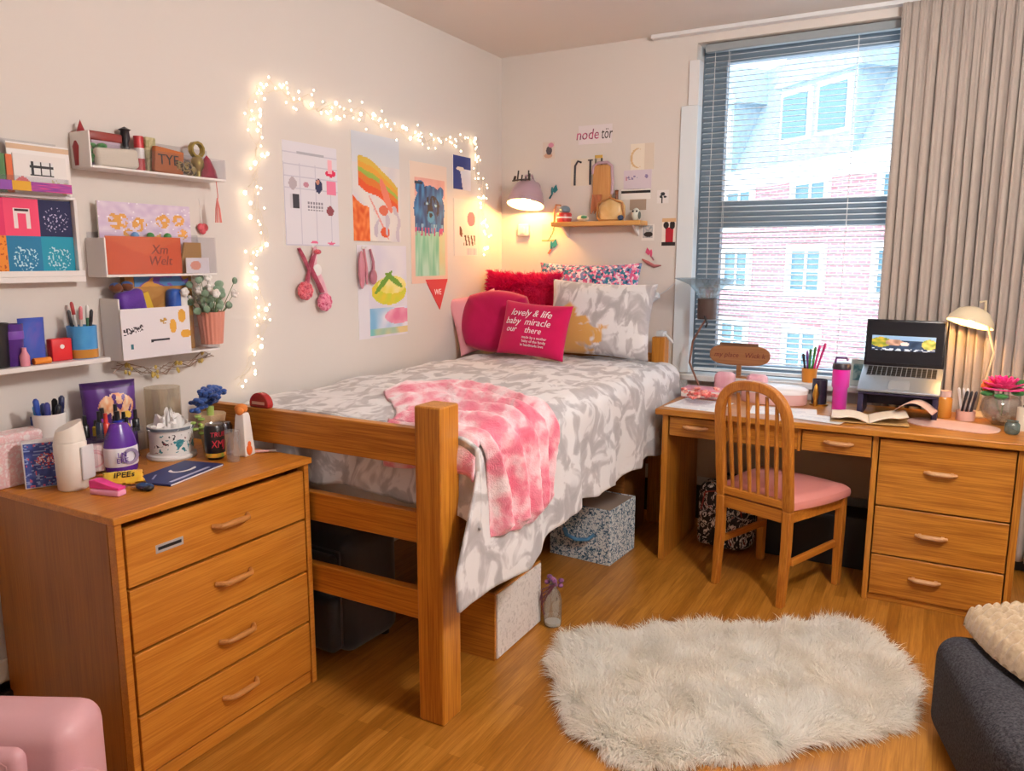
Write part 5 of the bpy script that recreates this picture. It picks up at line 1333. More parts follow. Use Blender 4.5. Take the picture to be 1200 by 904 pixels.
rbox(.135, .04, .14, .003, 2).build('box', plain('white_card', 'e9e6ea', .5), tb_, smooth=60)
painted('front_print', .127, .132, 40, 40, pt_blue, tb_, (0, -.0202, .07), (0, 0, 0), .001)
on_dr(0, 0, 'carton', 'narrow navy carton standing behind the blue floral box', 'box', [('box', rbox(.04, .05, .185, .003, 2), plain('navy_card', '2b3a78', .45), 60)], xy=(-2.435, 1.365))
def toppx(px, pyb, xw):  # a spot on the dresser along the ray through px,py at distance x=xw from the wall
    p = onx(px, pyb, xw); return (p.x, p.y)
pc = on_dr(0, 0, 'pen_cup', 'tall white cup crammed with blue and black markers on the dresser', 'cup', [('cup', tumbler(.032, .046, .20), white, 50)], xy=toppx(63, 545, -2.385))
pcl = Vector(pc.location)
for i, (c1, lab) in enumerate((('3f9ad8', 'light blue marker at the left of the white cup'), ('2c4fae', 'mid blue marker beside the light blue one in the white cup'), ('3a3f8c', 'indigo marker in the middle of the white cup'), ('1c1e2a', 'black marker at the back of the white cup'), ('242a52', 'navy marker leaning right in the white cup'), ('17171c', 'short black pen at the right of the white cup'), ('2d3a6c', 'slate blue pen at the front of the white cup'))):
    a = PI*1.25+i*.9
    pen(lab, (pcl.x+.012*math.cos(a), pcl.y+.015*math.sin(a), pcl.z+.006), .10, a+PI/2, .205+.012*((i*2) % 3), c1, r=.0075)
wb = on_dr(0, 0, 'flask', 'white cup shaped dispenser with a slanted lid at the front left of the dresser', 'container', [
    ('body', MB().lathe([(0, 0), (.036, 0), (.041, .004), (.044, .14), (.041, .145), (0, .145)], 30), plain('cream_plastic', 'efe8df', .3), 50)], xy=toppx(86, 566, -2.20))
q = MB()
def slant(u, v):
    a = u*2*PI; r = .0425*(1-.18*v); top = .045+.015*math.cos(a-1.2)
    return (r*math.cos(a), r*math.sin(a), .146+v*top)
q.grid(slant, 30, 4, wrap=True); q.add([slant(i/30, 1) for i in range(30)], [tuple(range(30))])
q.build('lid', plain('cream_plastic', 'efe8df', .3), wb, smooth=40)
place(rbox(.008, .05, .10, .003, 2), Matrix.Rotation(.35, 4, 'Z') @ Matrix.Translation((.046, .01, .03))).build('label', plain('grey_print_label', 'd9d7dc', .5), wb, smooth=60)
# snack bag
def bagf(w, h, t):
    def f(u, v, s):
        a, b = u*2-1, v*2-1
        e = max(0, 1-a**4)**.5*max(0, 1-b**6)**.6
        return ((a*w/2*(1-.05*(1-b*b)+.02*noise.noise((0, b*6, 3)))), s*t/2*e*(1+.15*noise.noise((a*3, b*3, 1))), (v)*h)
    return f
bf = bagf(.17, .27, .07)
sbg = thing('snack_bag', 'purple popcorn bag standing at the back of the dresser', 'snack bag', (-2.40, toppx(130, 520, -2.40)[1]+.005, TZ), rz=math.radians(72))
def pt_bag(u, v):
    c = mixc('43206b', '5a2f86', v)
    if v > .93: c = h2('3a1b5e')
    if inell(u, v, .58, .70, .34, .16) and nz(u, v, 8, 2) > -.3: c = mixc('e89a6a', 'f3d8b8', nz(u, v, 16)+.5)
    if inell(u, v, .76, .58, .10, .05): c = h2('e8c24a')
    if .55 < u < .95 and (.42 < v < .50): c = (.9, .88, .92) if int(u*30) % 3 else h2('5a2f86')
    return c
mb = MB(); mb.grid(lambda u, v: bf(u, v, 1), 30, 40)
mb.build('bag_back', plain('purple_foil', '4a2478', .35), sbg, smooth=180)
# printed front
nx, ny = 60, 80; vs = [bf(i/nx, j/ny, -1) for j in range(ny+1) for i in range(nx+1)]
fs = [(j*(nx+1)+i, j*(nx+1)+i+1, (j+1)*(nx+1)+i+1, (j+1)*(nx+1)+i) for j in range(ny) for i in range(nx)]
me = bpy.data.meshes.new('bag_front'); me.from_pydata(vs, [], fs)
at_ = me.color_attributes.new('art', 'FLOAT_COLOR', 'CORNER'); k = 0
for j in range(ny):
    for i in range(nx):
        c = h2(pt_bag((i+.5)/nx, (j+.5)/ny))
        for _ in range(4): at_.data[k].color = (lin(c[0]), lin(c[1]), lin(c[2]), 1); k += 1
me.materials.append(art_mat('printed_foil', rough=.35)); me.polygons.foreach_set('use_smooth', [True]*len(me.polygons))
o = bpy.data.objects.new('bag_front', me); C.objects.link(o); o.parent = sbg
# clear organiser rack with little bottles on top
rx, ry = toppx(125, 535, -2.33)
rx += .032
rk = thing('organizer_rack', 'clear raised organiser tray with coloured bottles on the dresser', 'organiser', (rx, ry, TZ))
RH = .115
MB().box(-.05, .05, -.085, .085, RH-.004, RH).box(-.05, .05, -.085, -.082, 0, RH-.004).box(-.05, .05, .082, .085, 0, RH-.004).box(.047, .05, -.082, .082, RH, RH+.018).build('tray', acrylic, rk)
rrb = random.Random(3)
bl_ = [('101418', .07, -.07), ('1d2740', .085, -.05), ('d9b52e', .05, -.035), ('c8372e', .075, -.028), ('7a2ea0', .085, -.012), ('2438b8', .075, .012), ('23262e', .09, .035), ('d0b030', .05, .042), ('2f4fa8', .06, .062), ('16181e', .07, .075)]
names = ['black', 'dark navy', 'yellow', 'red', 'violet', 'royal blue', 'charcoal', 'gold', 'mid blue', 'jet black']
for i, (c1, h_, y_) in enumerate(bl_):
    t = thing('nail_polish', names[i]+' little bottle on the clear organiser tray', 'bottle', (rx+(.022 if i % 2 else -.02), ry+y_, TZ+RH+.0005), group='little bottles on the organiser tray')
    w_ = .011 if i not in (4, 5) else .014
    MB().lathe([(0, 0), (w_, 0), (w_, h_*.55), (w_*.5, h_*.62), (0, h_*.62)], 12).build('bottle', plain('gloss_'+c1, c1, .25), t, smooth=50)
    MB().lathe([(w_*.6, h_*.6), (w_*.5, h_), (0, h_)], 12).build('cap', plain('cap_'+('101418' if i % 3 else c1), '1a1a20' if i % 3 else c1, .35), t, smooth=50)
# pink rose pouch under the tray
rp = thing('rose_pouch', 'pale pink pouch with a rose swirl under the clear organiser tray', 'pouch', toppx(110, 545, -2.30)+(TZ,), rz=math.radians(60))
def rosept(u, v):
    d = math.hypot(u-.5, v-.5); a = math.atan2(v-.5, u-.5)
    if d < .36: return mixc('e7a5b0', 'f0cdd2', .5+.5*math.sin(d*60+a*2))
    return mixc('efd5d6', 'f4e4e2', nz(u, v, 10)+.5)
mbp, fp = pillow_mb(.12, .10, .03, n=20)
o = mbp.build('pouch_body', plain('pale_pink_satin', 'efd2d4', .5), rp, (0, 0, .0505), smooth=180); weld(o)
painted('rose_print', .10, .08, 40, 36, rosept, rp, (0, -.0155, .0505), (0, 0, 0), .001)
# purple bottle with a round white label
px_, py_ = toppx(143, 546, -2.255)
pb = thing('lotion_bottle', 'violet rounded bottle with a white ring label on the dresser', 'bottle', (px_, py_, TZ))
EL = Matrix.Diagonal((.8, 1, 1, 1))
violet = plain('violet_plastic', '5b2a9a', .25)
MB().lathe([(0, 0), (.047, 0), (.05, .006), (.052, .04), (.052, .085), (.045, .115), (.034, .14), (.026, .155), (0, .157)], 30, EL).build('bottle', violet, pb, smooth=60)
MB().lathe([(.0515, .022), (.053, .026), (.053, .08), (.0515, .084)], 30, EL, close=True).build('label', plain('white_label', 'ece8f0', .4), pb, smooth=60)
q = Matrix.Translation((.043, .002, .053)) @ Matrix.Rotation(PI/2, 4, 'Y')
MB().lathe([(.016, 0), (.026, 0), (.026, .0025), (.016, .0025)], 24, q @ Matrix.Diagonal((1, 1.1, 1, 1)), close=True).build('ring_print', plain('silver_violet', 'a99bc0', .35, .3), pb)
text('lettering', 'LN\nERE', .022, violet, pb, (.0445, -.026, .053), (PI/2, 0, PI/2-.35))
# round tub with tissue
tx, ty = toppx(202, 534, -2.275)
tub = thing('tub', 'round white tub printed with labels and stuffed with tissue on the dresser', 'tub', (tx, ty, TZ))
MB().lathe([(0, 0), (.078, 0), (.081, .006), (.079, .014), (.07, .018), (.07, .095), (.074, .098), (.074, .112), (.071, .112), (.068, .02), (0, .02)], 36).build('tub_body', plain('tub_white', 'e6e4e4', .35), tub, smooth=40)
lab = MB()
def labp(u, v): a = -1.5+u*3.0; return (.0708*math.cos(a), .0708*math.sin(a), .026+v*.062)
lm = MB().grid(labp, 40, 6).build('label', blotch('label_print', [(0, '2f7d8c'), (.36, '4c8f9a'), (.40, 'e9e7e6'), (.56, 'e9e7e6'), (.6, '3a343a'), (.66, 'b03a4a'), (.7, 'dcd9da')], 38, 'CONSTANT', bumps=0), tub, solid=.0006)
MB().lathe([(.0735, .099), (.0752, .101), (.0752, .108), (.0735, .11)], 36, close=True).build('rim_band', plain('slate_rim', '6a7480', .4), tub)
def tiss(u, v):
    a = u*2*PI; r = .062*(1-v)+.004; w_ = noise.noise((math.cos(a)*2.6, math.sin(a)*2.6, v*4.5))
    return (r*math.cos(a)*(1+.5*w_), r*math.sin(a)*(1+.5*w_), .09+v*.065+.035*w_)
MB().grid(tiss, 40, 12, wrap=True).build('tissue', plain('white_tissue', 'f3f1f0', .9), tub, smooth=35)
# tall clear jar with dry seed stems behind the tub
jx, jy = toppx(195, 505, -2.40)
jr = thing('glass_jar', 'tall clear glass jar behind the white tub', 'jar', (jx-.008, jy, TZ))
MB().lathe([(0, 0), (.058, 0), (.06, .006), (.06, .22), (.057, .22), (.057, .008), (0, .008)], 32).build('jar', clear('jar_glass', 'f5f1ea', .08, .03, .10, 'e6ddd0'), jr, smooth=50)
# paper wrapped blue flowers
fxx, fyy = toppx(248, 505, -2.22)
bq = thing('flower_bouquet', 'blue fabric flowers in a kraft paper wrap at the back of the dresser', 'flowers', (fxx, min(fyy, 1.84), TZ))
MB().lathe([(0, 0), (.030, 0), (.036, .05), (.052, .135), (.048, .135), (0, .12)], 9).build('paper_wrap', plain('kraft_paper', 'cdb08c', .8, bumps=.3), bq, smooth=30)
q = MB(); rr = random.Random(6)
for i in range(30):
    p = Vector((rr.gauss(0, .018), rr.gauss(0, .030), .172+rr.uniform(-.02, .045)))
    for k_ in range(4): a = k_*1.57+i; q.ball(p+Vector((.010*math.cos(a), .010*math.sin(a), .003*k_)), .011, 7, sz=.7)
q.build('blue_flowers', blotch('blue_petal', [(.3, '1d3578'), (.7, '3c62ac')], 40, bumps=.2), bq, smooth=80)
q = MB()
for i in range(8): p = Vector((rr.uniform(-.01, .03), -.055+rr.gauss(0, .012), .10+rr.uniform(-.03, .04))); q.ball(p, .012, 7, sz=.5)
q.tube([(0, -.02, .10), (.01, -.055, .10)], .003, 5); q.tube([(0, 0, .12), (0, 0, .16)], .012, 8); q.build('leaves', blotch('lime_leaf', [(.3, '8fae4c'), (.7, 'bcd078')], 30, bumps=0), bq, smooth=80)
# soda can
cx_, cy_ = toppx(253, 539, -2.12)
can = thing('drink_can', 'black drink can with red lettering near the front of the dresser', 'can', (cx_, cy_, TZ), rz=math.radians(-20))
MB().lathe([(0, .003), (.024, .0), (.031, .008), (.033, .014), (.033, .108), (.028, .118)], 28).build('can_body', plain('can_black', '1b1718', .3), can, smooth=40)
MB().lathe([(.028, .118), (.0285, .122), (.026, .122), (.025, .119), (0, .119)], 28).build('lid', metal, can, smooth=40)
MB().lathe([(.0331, .010), (.0334, .012), (.0334, .022), (.0331, .024)], 28, close=True).build('colour_band', blotch('lime_orange_band', [(.4, '8fa83a'), (.6, 'd89a2e')], 30, bumps=0), can)
def wrap(x, y, z): a = x/.0335; return ((.0337+z)*math.cos(a), (.0337+z)*math.sin(a), y)
rd = plain('can_red', 'd62f48', .4)
text('lettering', 'TRUE', .022, rd, can, (0, 0, .088), (0, 0, 0), fn=wrap, shear=.1); text('lettering', 'XMJ', .036, rd, can, (0, 0, .055), (0, 0, 0), fn=wrap, shear=.1, sx=.75)
# white and orange bottle, cat-eared, at the back right
bx_, by_ = toppx(286, 524, -2.07)
fg = thing('sanitizer_bottle', 'white tapering bottle with orange mark and orange top beside the footboard', 'bottle', (bx_, by_, TZ))
MB().lathe([(0, 0), (.036, 0), (.038, .006), (.026, .135), (.022, .15), (0, .15)], 4, Matrix.Rotation(PI/4+.2, 4, 'Z')).build('bottle', plain('white_gloss_plastic', 'efeae6', .25), fg, bevel=.004)
q = MB(); q.ball((.0, -.004, .165), .024, 10, sz=.7, sx=.9); q.ball((.012, -.022, .16), .014, 8); q.build('orange_top', plain('orange_plush', 'dc8238', .7), fg, smooth=80)
MB().ball((.0275, -.003, .022), .014, 10, sx=.4, sz=1.3).ball((.027, .0, .042), .008, 8, sx=.4, sz=1.4).build('flame_print', plain('orange_print', 'e2671e', .5), fg, smooth=80)
# silver lidded jar behind the can
sj = on_dr(0, 0, 'jar', 'small amber jar with a shiny dark lid between bouquet and white bottle', 'jar', [('jar', MB().lathe([(0, 0), (.026, 0), (.028, .006), (.028, .075), (0, .075)], 20), blotch('amber_jar', [(.4, '9c6a30'), (.6, 'd09a4c')], 20, bumps=0, rough=.2), 50), ('lid', MB().lathe([(.030, .075), (.031, .098), (.024, .112), (0, .114)], 20), plain('gunmetal', '5c5a60', .2, .8), 50)], xy=toppx(263, 524, -2.15))
# red heart shaped object on the foot rail
rh = thing('trinket_box', 'red domed trinket box standing on the foot rail of the bed', 'box', (-2.105, 1.953, .9745))
dome = [(-.045, 0), (.045, 0)]+[(.047*math.cos(a), .012+.042*math.sin(a)) for a in [i/16*PI for i in range(17)]]
MB().prism(dome, -.014, .014, RX).build('box', plain('cherry_red', 'a8282a', .25), rh, bevel=.005)
MB().box(-.030, .030, -.0155, -.014, .012, .022).build('band', plain('painted_highlight', 'd8a090', .5), rh)  # pale strip standing in for the highlight on the red dome
# pink lying pen / brush
wn = thing('makeup_brush', 'long pink brush lying by the white bottle at the back corner of the dresser', 'brush', tuple(onz(268, 531, DT+.005)[:2])+(TZ+.0065,))
w0 = Vector(wn.location); w1 = onz(322, 529, DT+.005); dv_ = Vector((w1.x-w0.x, w1.y-w0.y, 0)); dv_ = dv_.normalized()*.16
MB().tube([(0, 0, 0), dv_*.5, dv_*.85], [.0055, .006, .004], 8).build('handle', plain('pale_pink_gloss', 'e0b3b3', .3), wn, smooth=60)
MB().tube([dv_*.85, dv_*.92, dv_], [.0045, .0062, .005], 8).build('tip', metal, wn, smooth=60)
# clear drinking glass by the can
on_dr(0, 0, 'shot_glass', 'small clear tumbler with a pinkish foot right of the black can', 'glass', [('glass', MB().lathe([(0, 0), (.020, 0), (.025, .105), (.0235, .105), (.0185, .008), (0, .008)], 24), clear('thin_glass', 'f6f4f4', .10, .02, .08), 50)], xy=toppx(274, 543, -2.04))
# booklet
b0, b1, b2 = onz(163, 556, DT), onz(200, 571, DT), onz(262, 546, DT)
ex = (b2-b1); ex.z = 0; L1 = ex.length; ex.normalize()
bk2 = thing('booklet', 'navy booklet with a white crescent lying on the dresser top', 'booklet', (b1.x, b1.y, TZ), rz=math.atan2(ex.y, ex.x))
L2 = .15
MB().box(0, L1, 0, L2, 0, .007).build('cover', plain('navy_cover', '1f2f6e', .4), bk2, bevel=.001)
MB().box(.002, L1-.004, -.0006, .004, .0015, .0055).build('pages', plain('paper_edge', 'e2e0e4', .7), bk2)
MB().tube([(.16+.045*math.cos(a), .085+.03*math.sin(a), .0076) for a in [2.2+i*.28 for i in range(13)]], [.001]+[.006]*11+[.001], 6, flat=.12).build('crescent_print', plain('white_print', 'f4eef0'), bk2)
MB().tube([(.02, .018, .0074), (L1*.8, .018, .0074)], .006, 6, flat=.1).tube([(.03, .09, .0074), (.075, .115, .0074)], .003, 6, flat=.1).build('stripe_print', plain('pale_violet_print', 'b9bbdc', .5), bk2)
# candy packet, key fob, clip, chain
cpk = thing('candy_packet', 'yellow sweet packet with dark lettering on the dresser', 'packet', tuple(onz(146, 569, DT)[:2])+(TZ,), rz=math.radians(58))
mbp, fpk = pillow_mb(.115, .058, .018, n=24)
o = mbp.build('packet', blotch('yellow_orange_wrap', [(.42, 'e3bf2f'), (.62, 'e0a034')], 26, bumps=.1, rough=.3), cpk, (0, 0, .022), (-PI/2+.55, 0, 0), smooth=180); weld(o)
text('lettering', 'IPEEs', .030, black, cpk, (0, -.0068, .0334), (.55, 0, 0), shear=.15, sx=.9)
kf = thing('key_fob', 'glossy dark blue key fob beside the yellow packet', 'key fob', tuple(onz(170, 575, DT)[:2])+(TZ,), rz=math.radians(10))
MB().ball((0, 0, .012), .024, 14, sx=1.3, sy=.75, sz=.5).build('fob', plain('petrol_gloss', '1f3f70', .15), kf, smooth=80)
MB().ball((.018, -.004, .010), .015, 12, sz=.62).build('button', black, kf, smooth=80)
MB().tube([(-.03, 0, .008), (-.04, .008, .006), (-.05, 0, .004), (-.04, -.008, .006), (-.03, 0, .008)], .0016, 6).build('ring', metal, kf)
pk_ = thing('hair_clip', 'hot pink chunky clip at the front edge of the dresser', 'clip', tuple(onz(127, 580, DT)[:2])+(TZ,), rz=math.radians(14))
hotp = plain('hot_pink_plastic', 'ee3f96', .3)
place(rbox(.10, .034, .018, .005, 3), Matrix.Identity(4)).build('base', plain('pale_pink_plastic', 'f3a6cc', .3), pk_, smooth=60)
MB().prism([(-.052, .0185), (.05, .0185), (.05, .026), (.015, .032), (-.03, .045), (-.052, .042)], -.015, .015, RX).build('lever', hotp, pk_, bevel=.003)
gc = thing('bracelet', 'thin gold chain bracelet lying behind the yellow packet', 'bracelet', tuple(onz(120, 556, DT)[:2])+(TZ+.003,))
MB().tube([(.045*math.cos(i*.35)*(1+.2*math.sin(i)), .03*math.sin(i*.35), .0005) for i in range(19)], .0026, 6).build('chain', plain('gold_metal', 'c08f3a', .3, .9), gc, smooth=60)
MB().ball((.03, -.012, .004), .007, 8).ball((.0, .022, .004), .006, 8).build('charms', plain('gold_metal', 'c08f3a', .3, .9), gc, smooth=80)

# ------------------------------------------------------------------ things on the desk and the sill
KZ = DH+.0005
def on_dk(px, py, name, label, cat, parts, rz=0, y=None, z=None, group=None):
    """stands on the desk where the photo shows its foot; y moves it along that line of sight's column instead"""
    if y is None: p = onz(px, py, DH)
    else: p = ony(px, py, y)
    t = thing(name, label, cat, (p.x, p.y, KZ if z is None else z), rz, group)
    for nm, mb, mm, sm in parts: mb.build(nm, mm, t, smooth=sm)
    return t
SLZ = WZ0+.0025
def on_sill(px, name, label, cat, parts, y=BY+.0, rz=0):
    p = ony(px, 430, y); t = thing(name, label, cat, (p.x, y, SLZ), rz)
    for nm, mb, mm, sm in parts: mb.build(nm, mm, t, smooth=sm)
    return t
# laptop on a stand
lx0, lx1 = -.305, .03
ly = 4.02
ls = thing('laptop_stand', 'dark violet laptop stand on the desk', 'stand', ((lx0+lx1)/2, ly, KZ), rz=math.radians(-2))
vm = plain('dark_violet_metal', '2f2747', .45)
W2 = (lx1-lx0)/2
TL = math.radians(25)
PM = Matrix.Translation((0, -.085, .098)) @ Matrix.Rotation(TL, 4, 'X')
MB().box(-W2, W2, 0, .21, 0, .010, PM).build('platform', vm, ls, bevel=.003)
for sx in (-1, 1):
    x = sx*(W2-.012)
    MB().add([(x+a, y, z) for a in (-.012, .012) for y, z in ((-.08, 0), (.10, 0), (.10, .098+.185*math.tan(TL)-.004), (-.08, .098))], [(0, 1, 2, 3), (4, 7, 6, 5), (0, 4, 5, 1), (1, 5, 6, 2), (2, 6, 7, 3), (3, 7, 4, 0)]).build('leg', vm, ls, bevel=.003)
MB().box(-W2+.024, W2-.024, .085, .095, .03, .17).build('back_plate', vm, ls, bevel=.002)
lt = thing('laptop', 'open silver laptop showing a landscape on a dark screen', 'laptop', ((lx0+lx1)/2, ly-.005-.085+.0925*math.cos(TL)-.005, KZ+.1085+.0925*math.sin(TL)+.002), rot=(TL, 0, math.radians(-2)))
sil = plain('silver_aluminium', '9aa3ad', .35, .6)
lb = place(rbox(.345, .225, .014, .005, 3), Matrix.Translation((0, .02, 0))).build('base', sil, lt, smooth=60)
kb2 = MB().box(-.15, .15, .035, .118, .0142, .0150).build('keyboard', plain('keyboard_well', '868e98', .5), lt)
q = MB()
for r in range(5):
    for c_i in range(14): q.box(-.147+c_i*.0212, -.147+c_i*.0212+.018, .038+r*.016, .038+r*.016+.0135, .0150, .0168)
q.build('keys', plain('key_black', '121316', .5), kb2)
MB().box(-.045, .045, -.075, -.005, .0142, .0146).build('trackpad', plain('trackpad_grey', '858d97', .4), lt)
lid = bpy.data.objects.new('lid', None)
tilt = -TL-math.radians(8)
LM = Matrix.Translation((0, .128, .012)) @ Matrix.Rotation(tilt, 4, 'X')
place(rbox(.345, .008, .225, .003, 2), LM).build('screen_lid', plain('lid_black', '14141a', .35), lt, smooth=60)
def pt_scr(u, v):
    c = h2('0c0d14')
    if .05 < u < .90 and .30 < v < .66:
        c = mixc('5c86b4', '9ab4cc', v) if v > .56 else mixc('38506e', '22324a', nz(u, v, 9)+.5)
        if inell(u, v, .18, .50, .14, .12): c = mixc('6b7a2c', 'c0a63a', nz(u, v, 14)+.5)
        if inell(u, v, .36, .50, .12, .08): c = mixc('8b6a5a', 'c09a86', nz(u, v, 14)+.5)
        if inell(u, v, .50, .47, .06, .05): c = h2('cfc6c4')
        if inell(u, v, .82, .48, .10, .12): c = mixc('7c8a3a', 'd8c06a', nz(u, v, 14)+.5)
        if v < .36: c = h2('b8c4d2') if nz(u, v, 20) > .0 else h2('26324a')
    return c
so2 = painted('screen', .325, .20, 90, 56, pt_scr, lt, LM @ Vector((0, -.0042, .115)), (tilt, 0, 0), .0006, mat=art_mat('screen_glow', emit=.7, rough=.2))
# desk lamp
dl_ = ony(1145, 445, 4.19)
dlp = thing('desk_lamp', 'cream dome desk lamp lit in front of the curtain', 'desk lamp', (dl_.x, 4.17, KZ))
crm = plain('cream_enamel_lamp', 'ead9b8', .35)
MB().lathe([(0, 0), (.065, 0), (.065, .008), (.05, .018), (.012, .024), (0, .024)], 30).build('base', crm, dlp, smooth=40)
hd = ony(1138, 372, 4.10)-Vector(dlp.location)
MB().tube([(.012, 0, .02), (.03, 0, .15), (.055, 0, .30), (hd.x+.055, hd.y+.02, hd.z+.02), (hd.x+.052, hd.y+.015, hd.z+.075), (hd.x+.03, hd.y, hd.z+.07)], .0055, 8).build('stem', crm, dlp, smooth=60)
HM = Matrix.Translation(hd+Vector((0, 0, -.02))) @ Matrix.Rotation(math.radians(14), 4, 'Y') @ Matrix.Rotation(math.radians(-12), 4, 'X')
MB().lathe([(.098, -.012), (.092, .012), (.066, .048), (.04, .062), (.018, .068), (0, .069), (0, .067), (.038, .060), (.064, .046), (.090, .011), (.0965, -.0119)], 36, HM, caps=False).build('shade', crm, dlp, smooth=60)
MB().ball((0, 0, .018), .02, 12, M=HM).build('bulb', plain('lit_desk_bulb', 'fff0cf', .4, emit=300, emit_col='ffc27a'), dlp, smooth=180)
MB().cyl((0, 0, .03), .014, .03, 12, M=HM).build('socket', white, dlp)
# pink mat with rounded end, notebook
mat_ = MB().prism(rrect(.36, .20, .09, 10), 0, .004).build('desk_mat', blotch('blush_mat', [(.3, 'd6a89c'), (.7, 'e2bdb2')], 8, bumps=.1), None, (.09, 3.86, KZ), (0, 0, math.radians(-14)))
tag(mat_, 'blush pink rounded mat on the right half of the desk', 'mat')
nb = thing('open_book', 'open book with curling pages lying in front of the laptop', 'book', (-.245, 3.80, KZ+.0045), rz=math.radians(6))
def page(sx):
    def f(u, v):
        x = sx*u*.155; z = .006+.022*math.sin(min(1, u*1.3)*PI*.75)*(1-.3*v)+ (.02*u*u if sx > 0 else .004*u)
        return (x, (v-.5)*.20+.02*u*sx, z)
    return f
paper = plain('cream_page', 'e9dfce', .8)
for sx in (-1, 1): MB().grid(page(sx), 20, 10).build('page_block', paper, nb, smooth=60, solid=.006)
MB().box(-.16, .16, -.105, .105, 0, .003).build('cover', plain('tan_cover_board', 'c9a46c', .6), nb)
def arch_sheet(u, v): x = (u-.5)*.16; return (x, (v-.5)*.12, .012+.045*math.sin(u*PI))
pa = MB().grid(arch_sheet, 20, 6).build('folded_sheet', plain('blush_paper', 'dcb9ae', .7), None, (-.06, 3.885, KZ+.035), (0, 0, math.radians(-10)), smooth=60, solid=.002)
tag(pa, 'blush paper sheet arching up by the laptop stand', 'paper')
# papers on the left part
def pt_paper(u, v): return h2('c3c6d2') if (abs((v*14) % 1-.5) < .1 and .1 < u < .85 and nz(u*6, int(v*14), 3) > -.2) else (.93, .93, .94)
def flat_paper(label, x, y, w, h, rz, z=0, fn=pt_paper, thick=.001):
    o = painted('paper', w, h, 24, 40, fn, None, (x, y, KZ+z), (-PI/2, 0, 0), thick); o.rotation_euler = (-PI/2, 0, rz)
    return tag(o, label, 'paper')
flat_paper('white printed sheet on the desk between chair back and gold rimmed cup', -.62, 3.83, .30, .21, math.radians(8))
flat_paper('white paper at the left corner of the desk under the pink flowers', -1.02, 3.80, .26, .28, math.radians(-6))
flat_paper('pale sheet lying by the open book near the desk front', -.44, 3.73, .22, .15, math.radians(-12), z=.0012)
# pink tumbler
pt_ = on_dk(983, 478, 'travel_tumbler', 'hot pink tumbler with dark lid standing on the desk', 'tumbler', [
    ('body', MB().lathe([(0, 0), (.030, 0), (.033, .006), (.034, .11), (.040, .12), (.040, .205), (0, .205)], 28), blotch('magenta_plastic', [(.3, 'e0189a'), (.7, 'c94fc4')], 6, bumps=0, rough=.2), 50),
    ('lid', MB().lathe([(.042, .203), (.042, .224), (.036, .232), (0, .232)], 28), plain('lid_dark', '2b2330', .4), 50),
    ('handle', MB().tube([(-.03, 0, .23), (-.026, 0, .256), (.018, 0, .258), (.026, 0, .245)], .006, 8), plain('plum_handle', '5a2a66', .4), 60)], y=3.99)
# gold rimmed cosmetics cup
on_dk(960, 463, 'brush_holder', 'black and gold brush cup left of the pink tumbler', 'cup', [
    ('cup', MB().lathe([(0, .006), (.036, .006), (.036, .13), (.033, .13), (.033, .012), (0, .012)], 24), plain('smoked_plastic', '2c2a3c', .25), 50),
    ('gold_foot', MB().lathe([(0, 0), (.045, 0), (.045, .008), (0, .008)], 24), plain('gold_metal', 'c08f3a', .3, .9), 50),
    ('gold_figure', MB().lathe([(0, 0), (.012, 0), (.010, .03), (.016, .06), (.008, .10), (0, .115)], 12, Matrix.Translation((-.01, -.05, .001))), plain('gold_metal', 'c08f3a', .3, .9), 60)], y=4.10)
# round pink box with white top
on_dk(907, 460, 'round_box', 'large round pink box with a white lid behind the chair', 'box', [
    ('box', MB().lathe([(0, 0), (.125, 0), (.13, .01), (.13, .055), (0, .055)], 40, Matrix.Diagonal((1.25, .72, 1, 1))), plain('pale_rose_box', 'e2b7b4', .4), 50),
    ('lid', MB().lathe([(.133, .055), (.133, .075), (.12, .085), (0, .088)], 40, Matrix.Diagonal((1.25, .72, 1, 1))), plain('soft_white_lid', 'eceaec', .4), 50)], y=4.06)
# flowers on a glass dish at the left corner
fd = on_dk(822, 466, 'flower_dish', 'coral silk flowers on a clear glass dish at the left end of the desk', 'flowers', [
    ('dish', MB().lathe([(0, 0), (.07, 0), (.095, .022), (.092, .024), (.068, .005), (0, .005)], 32), acrylic, 50)], y=3.87)
q = MB(); rr = random.Random(9)
for i in range(26):
    p = Vector((rr.gauss(0, .04), rr.gauss(0, .03), .03+abs(rr.gauss(0, .02))))
    for k_ in range(4): a = k_*1.57+i; q.ball(p+Vector((.009*math.cos(a), .009*math.sin(a), .002*k_)), .0105, 6, sz=.7)
q.build('blossoms', blotch('coral_petal', [(.35, 'd8504e'), (.5, 'eb8f86'), (.65, 'f3c9bd')], 40, bumps=.2), fd, smooth=80)
on_dk(800, 455, 'glass_cube', 'clear glass block standing beside the coral flowers', 'glass', [('block', rbox(.04, .03, .07, .004, 2), clear('block_glass', 'eef4f4', .2, .03, .12), 60)], y=4.12)
on_dk(826, 452, 'notebook_stack', 'thick pink notebook at the back left of the desk', 'notebook', [('cover', rbox(.22, .13, .05, .006, 2), plain('rose_cover', 'd98ea0', .5), 60), ('pages', MB().box(-.107, .107, -.0665, -.064, .008, .042), plain('page_edge', 'ece4e0', .7), None)], y=4.03)
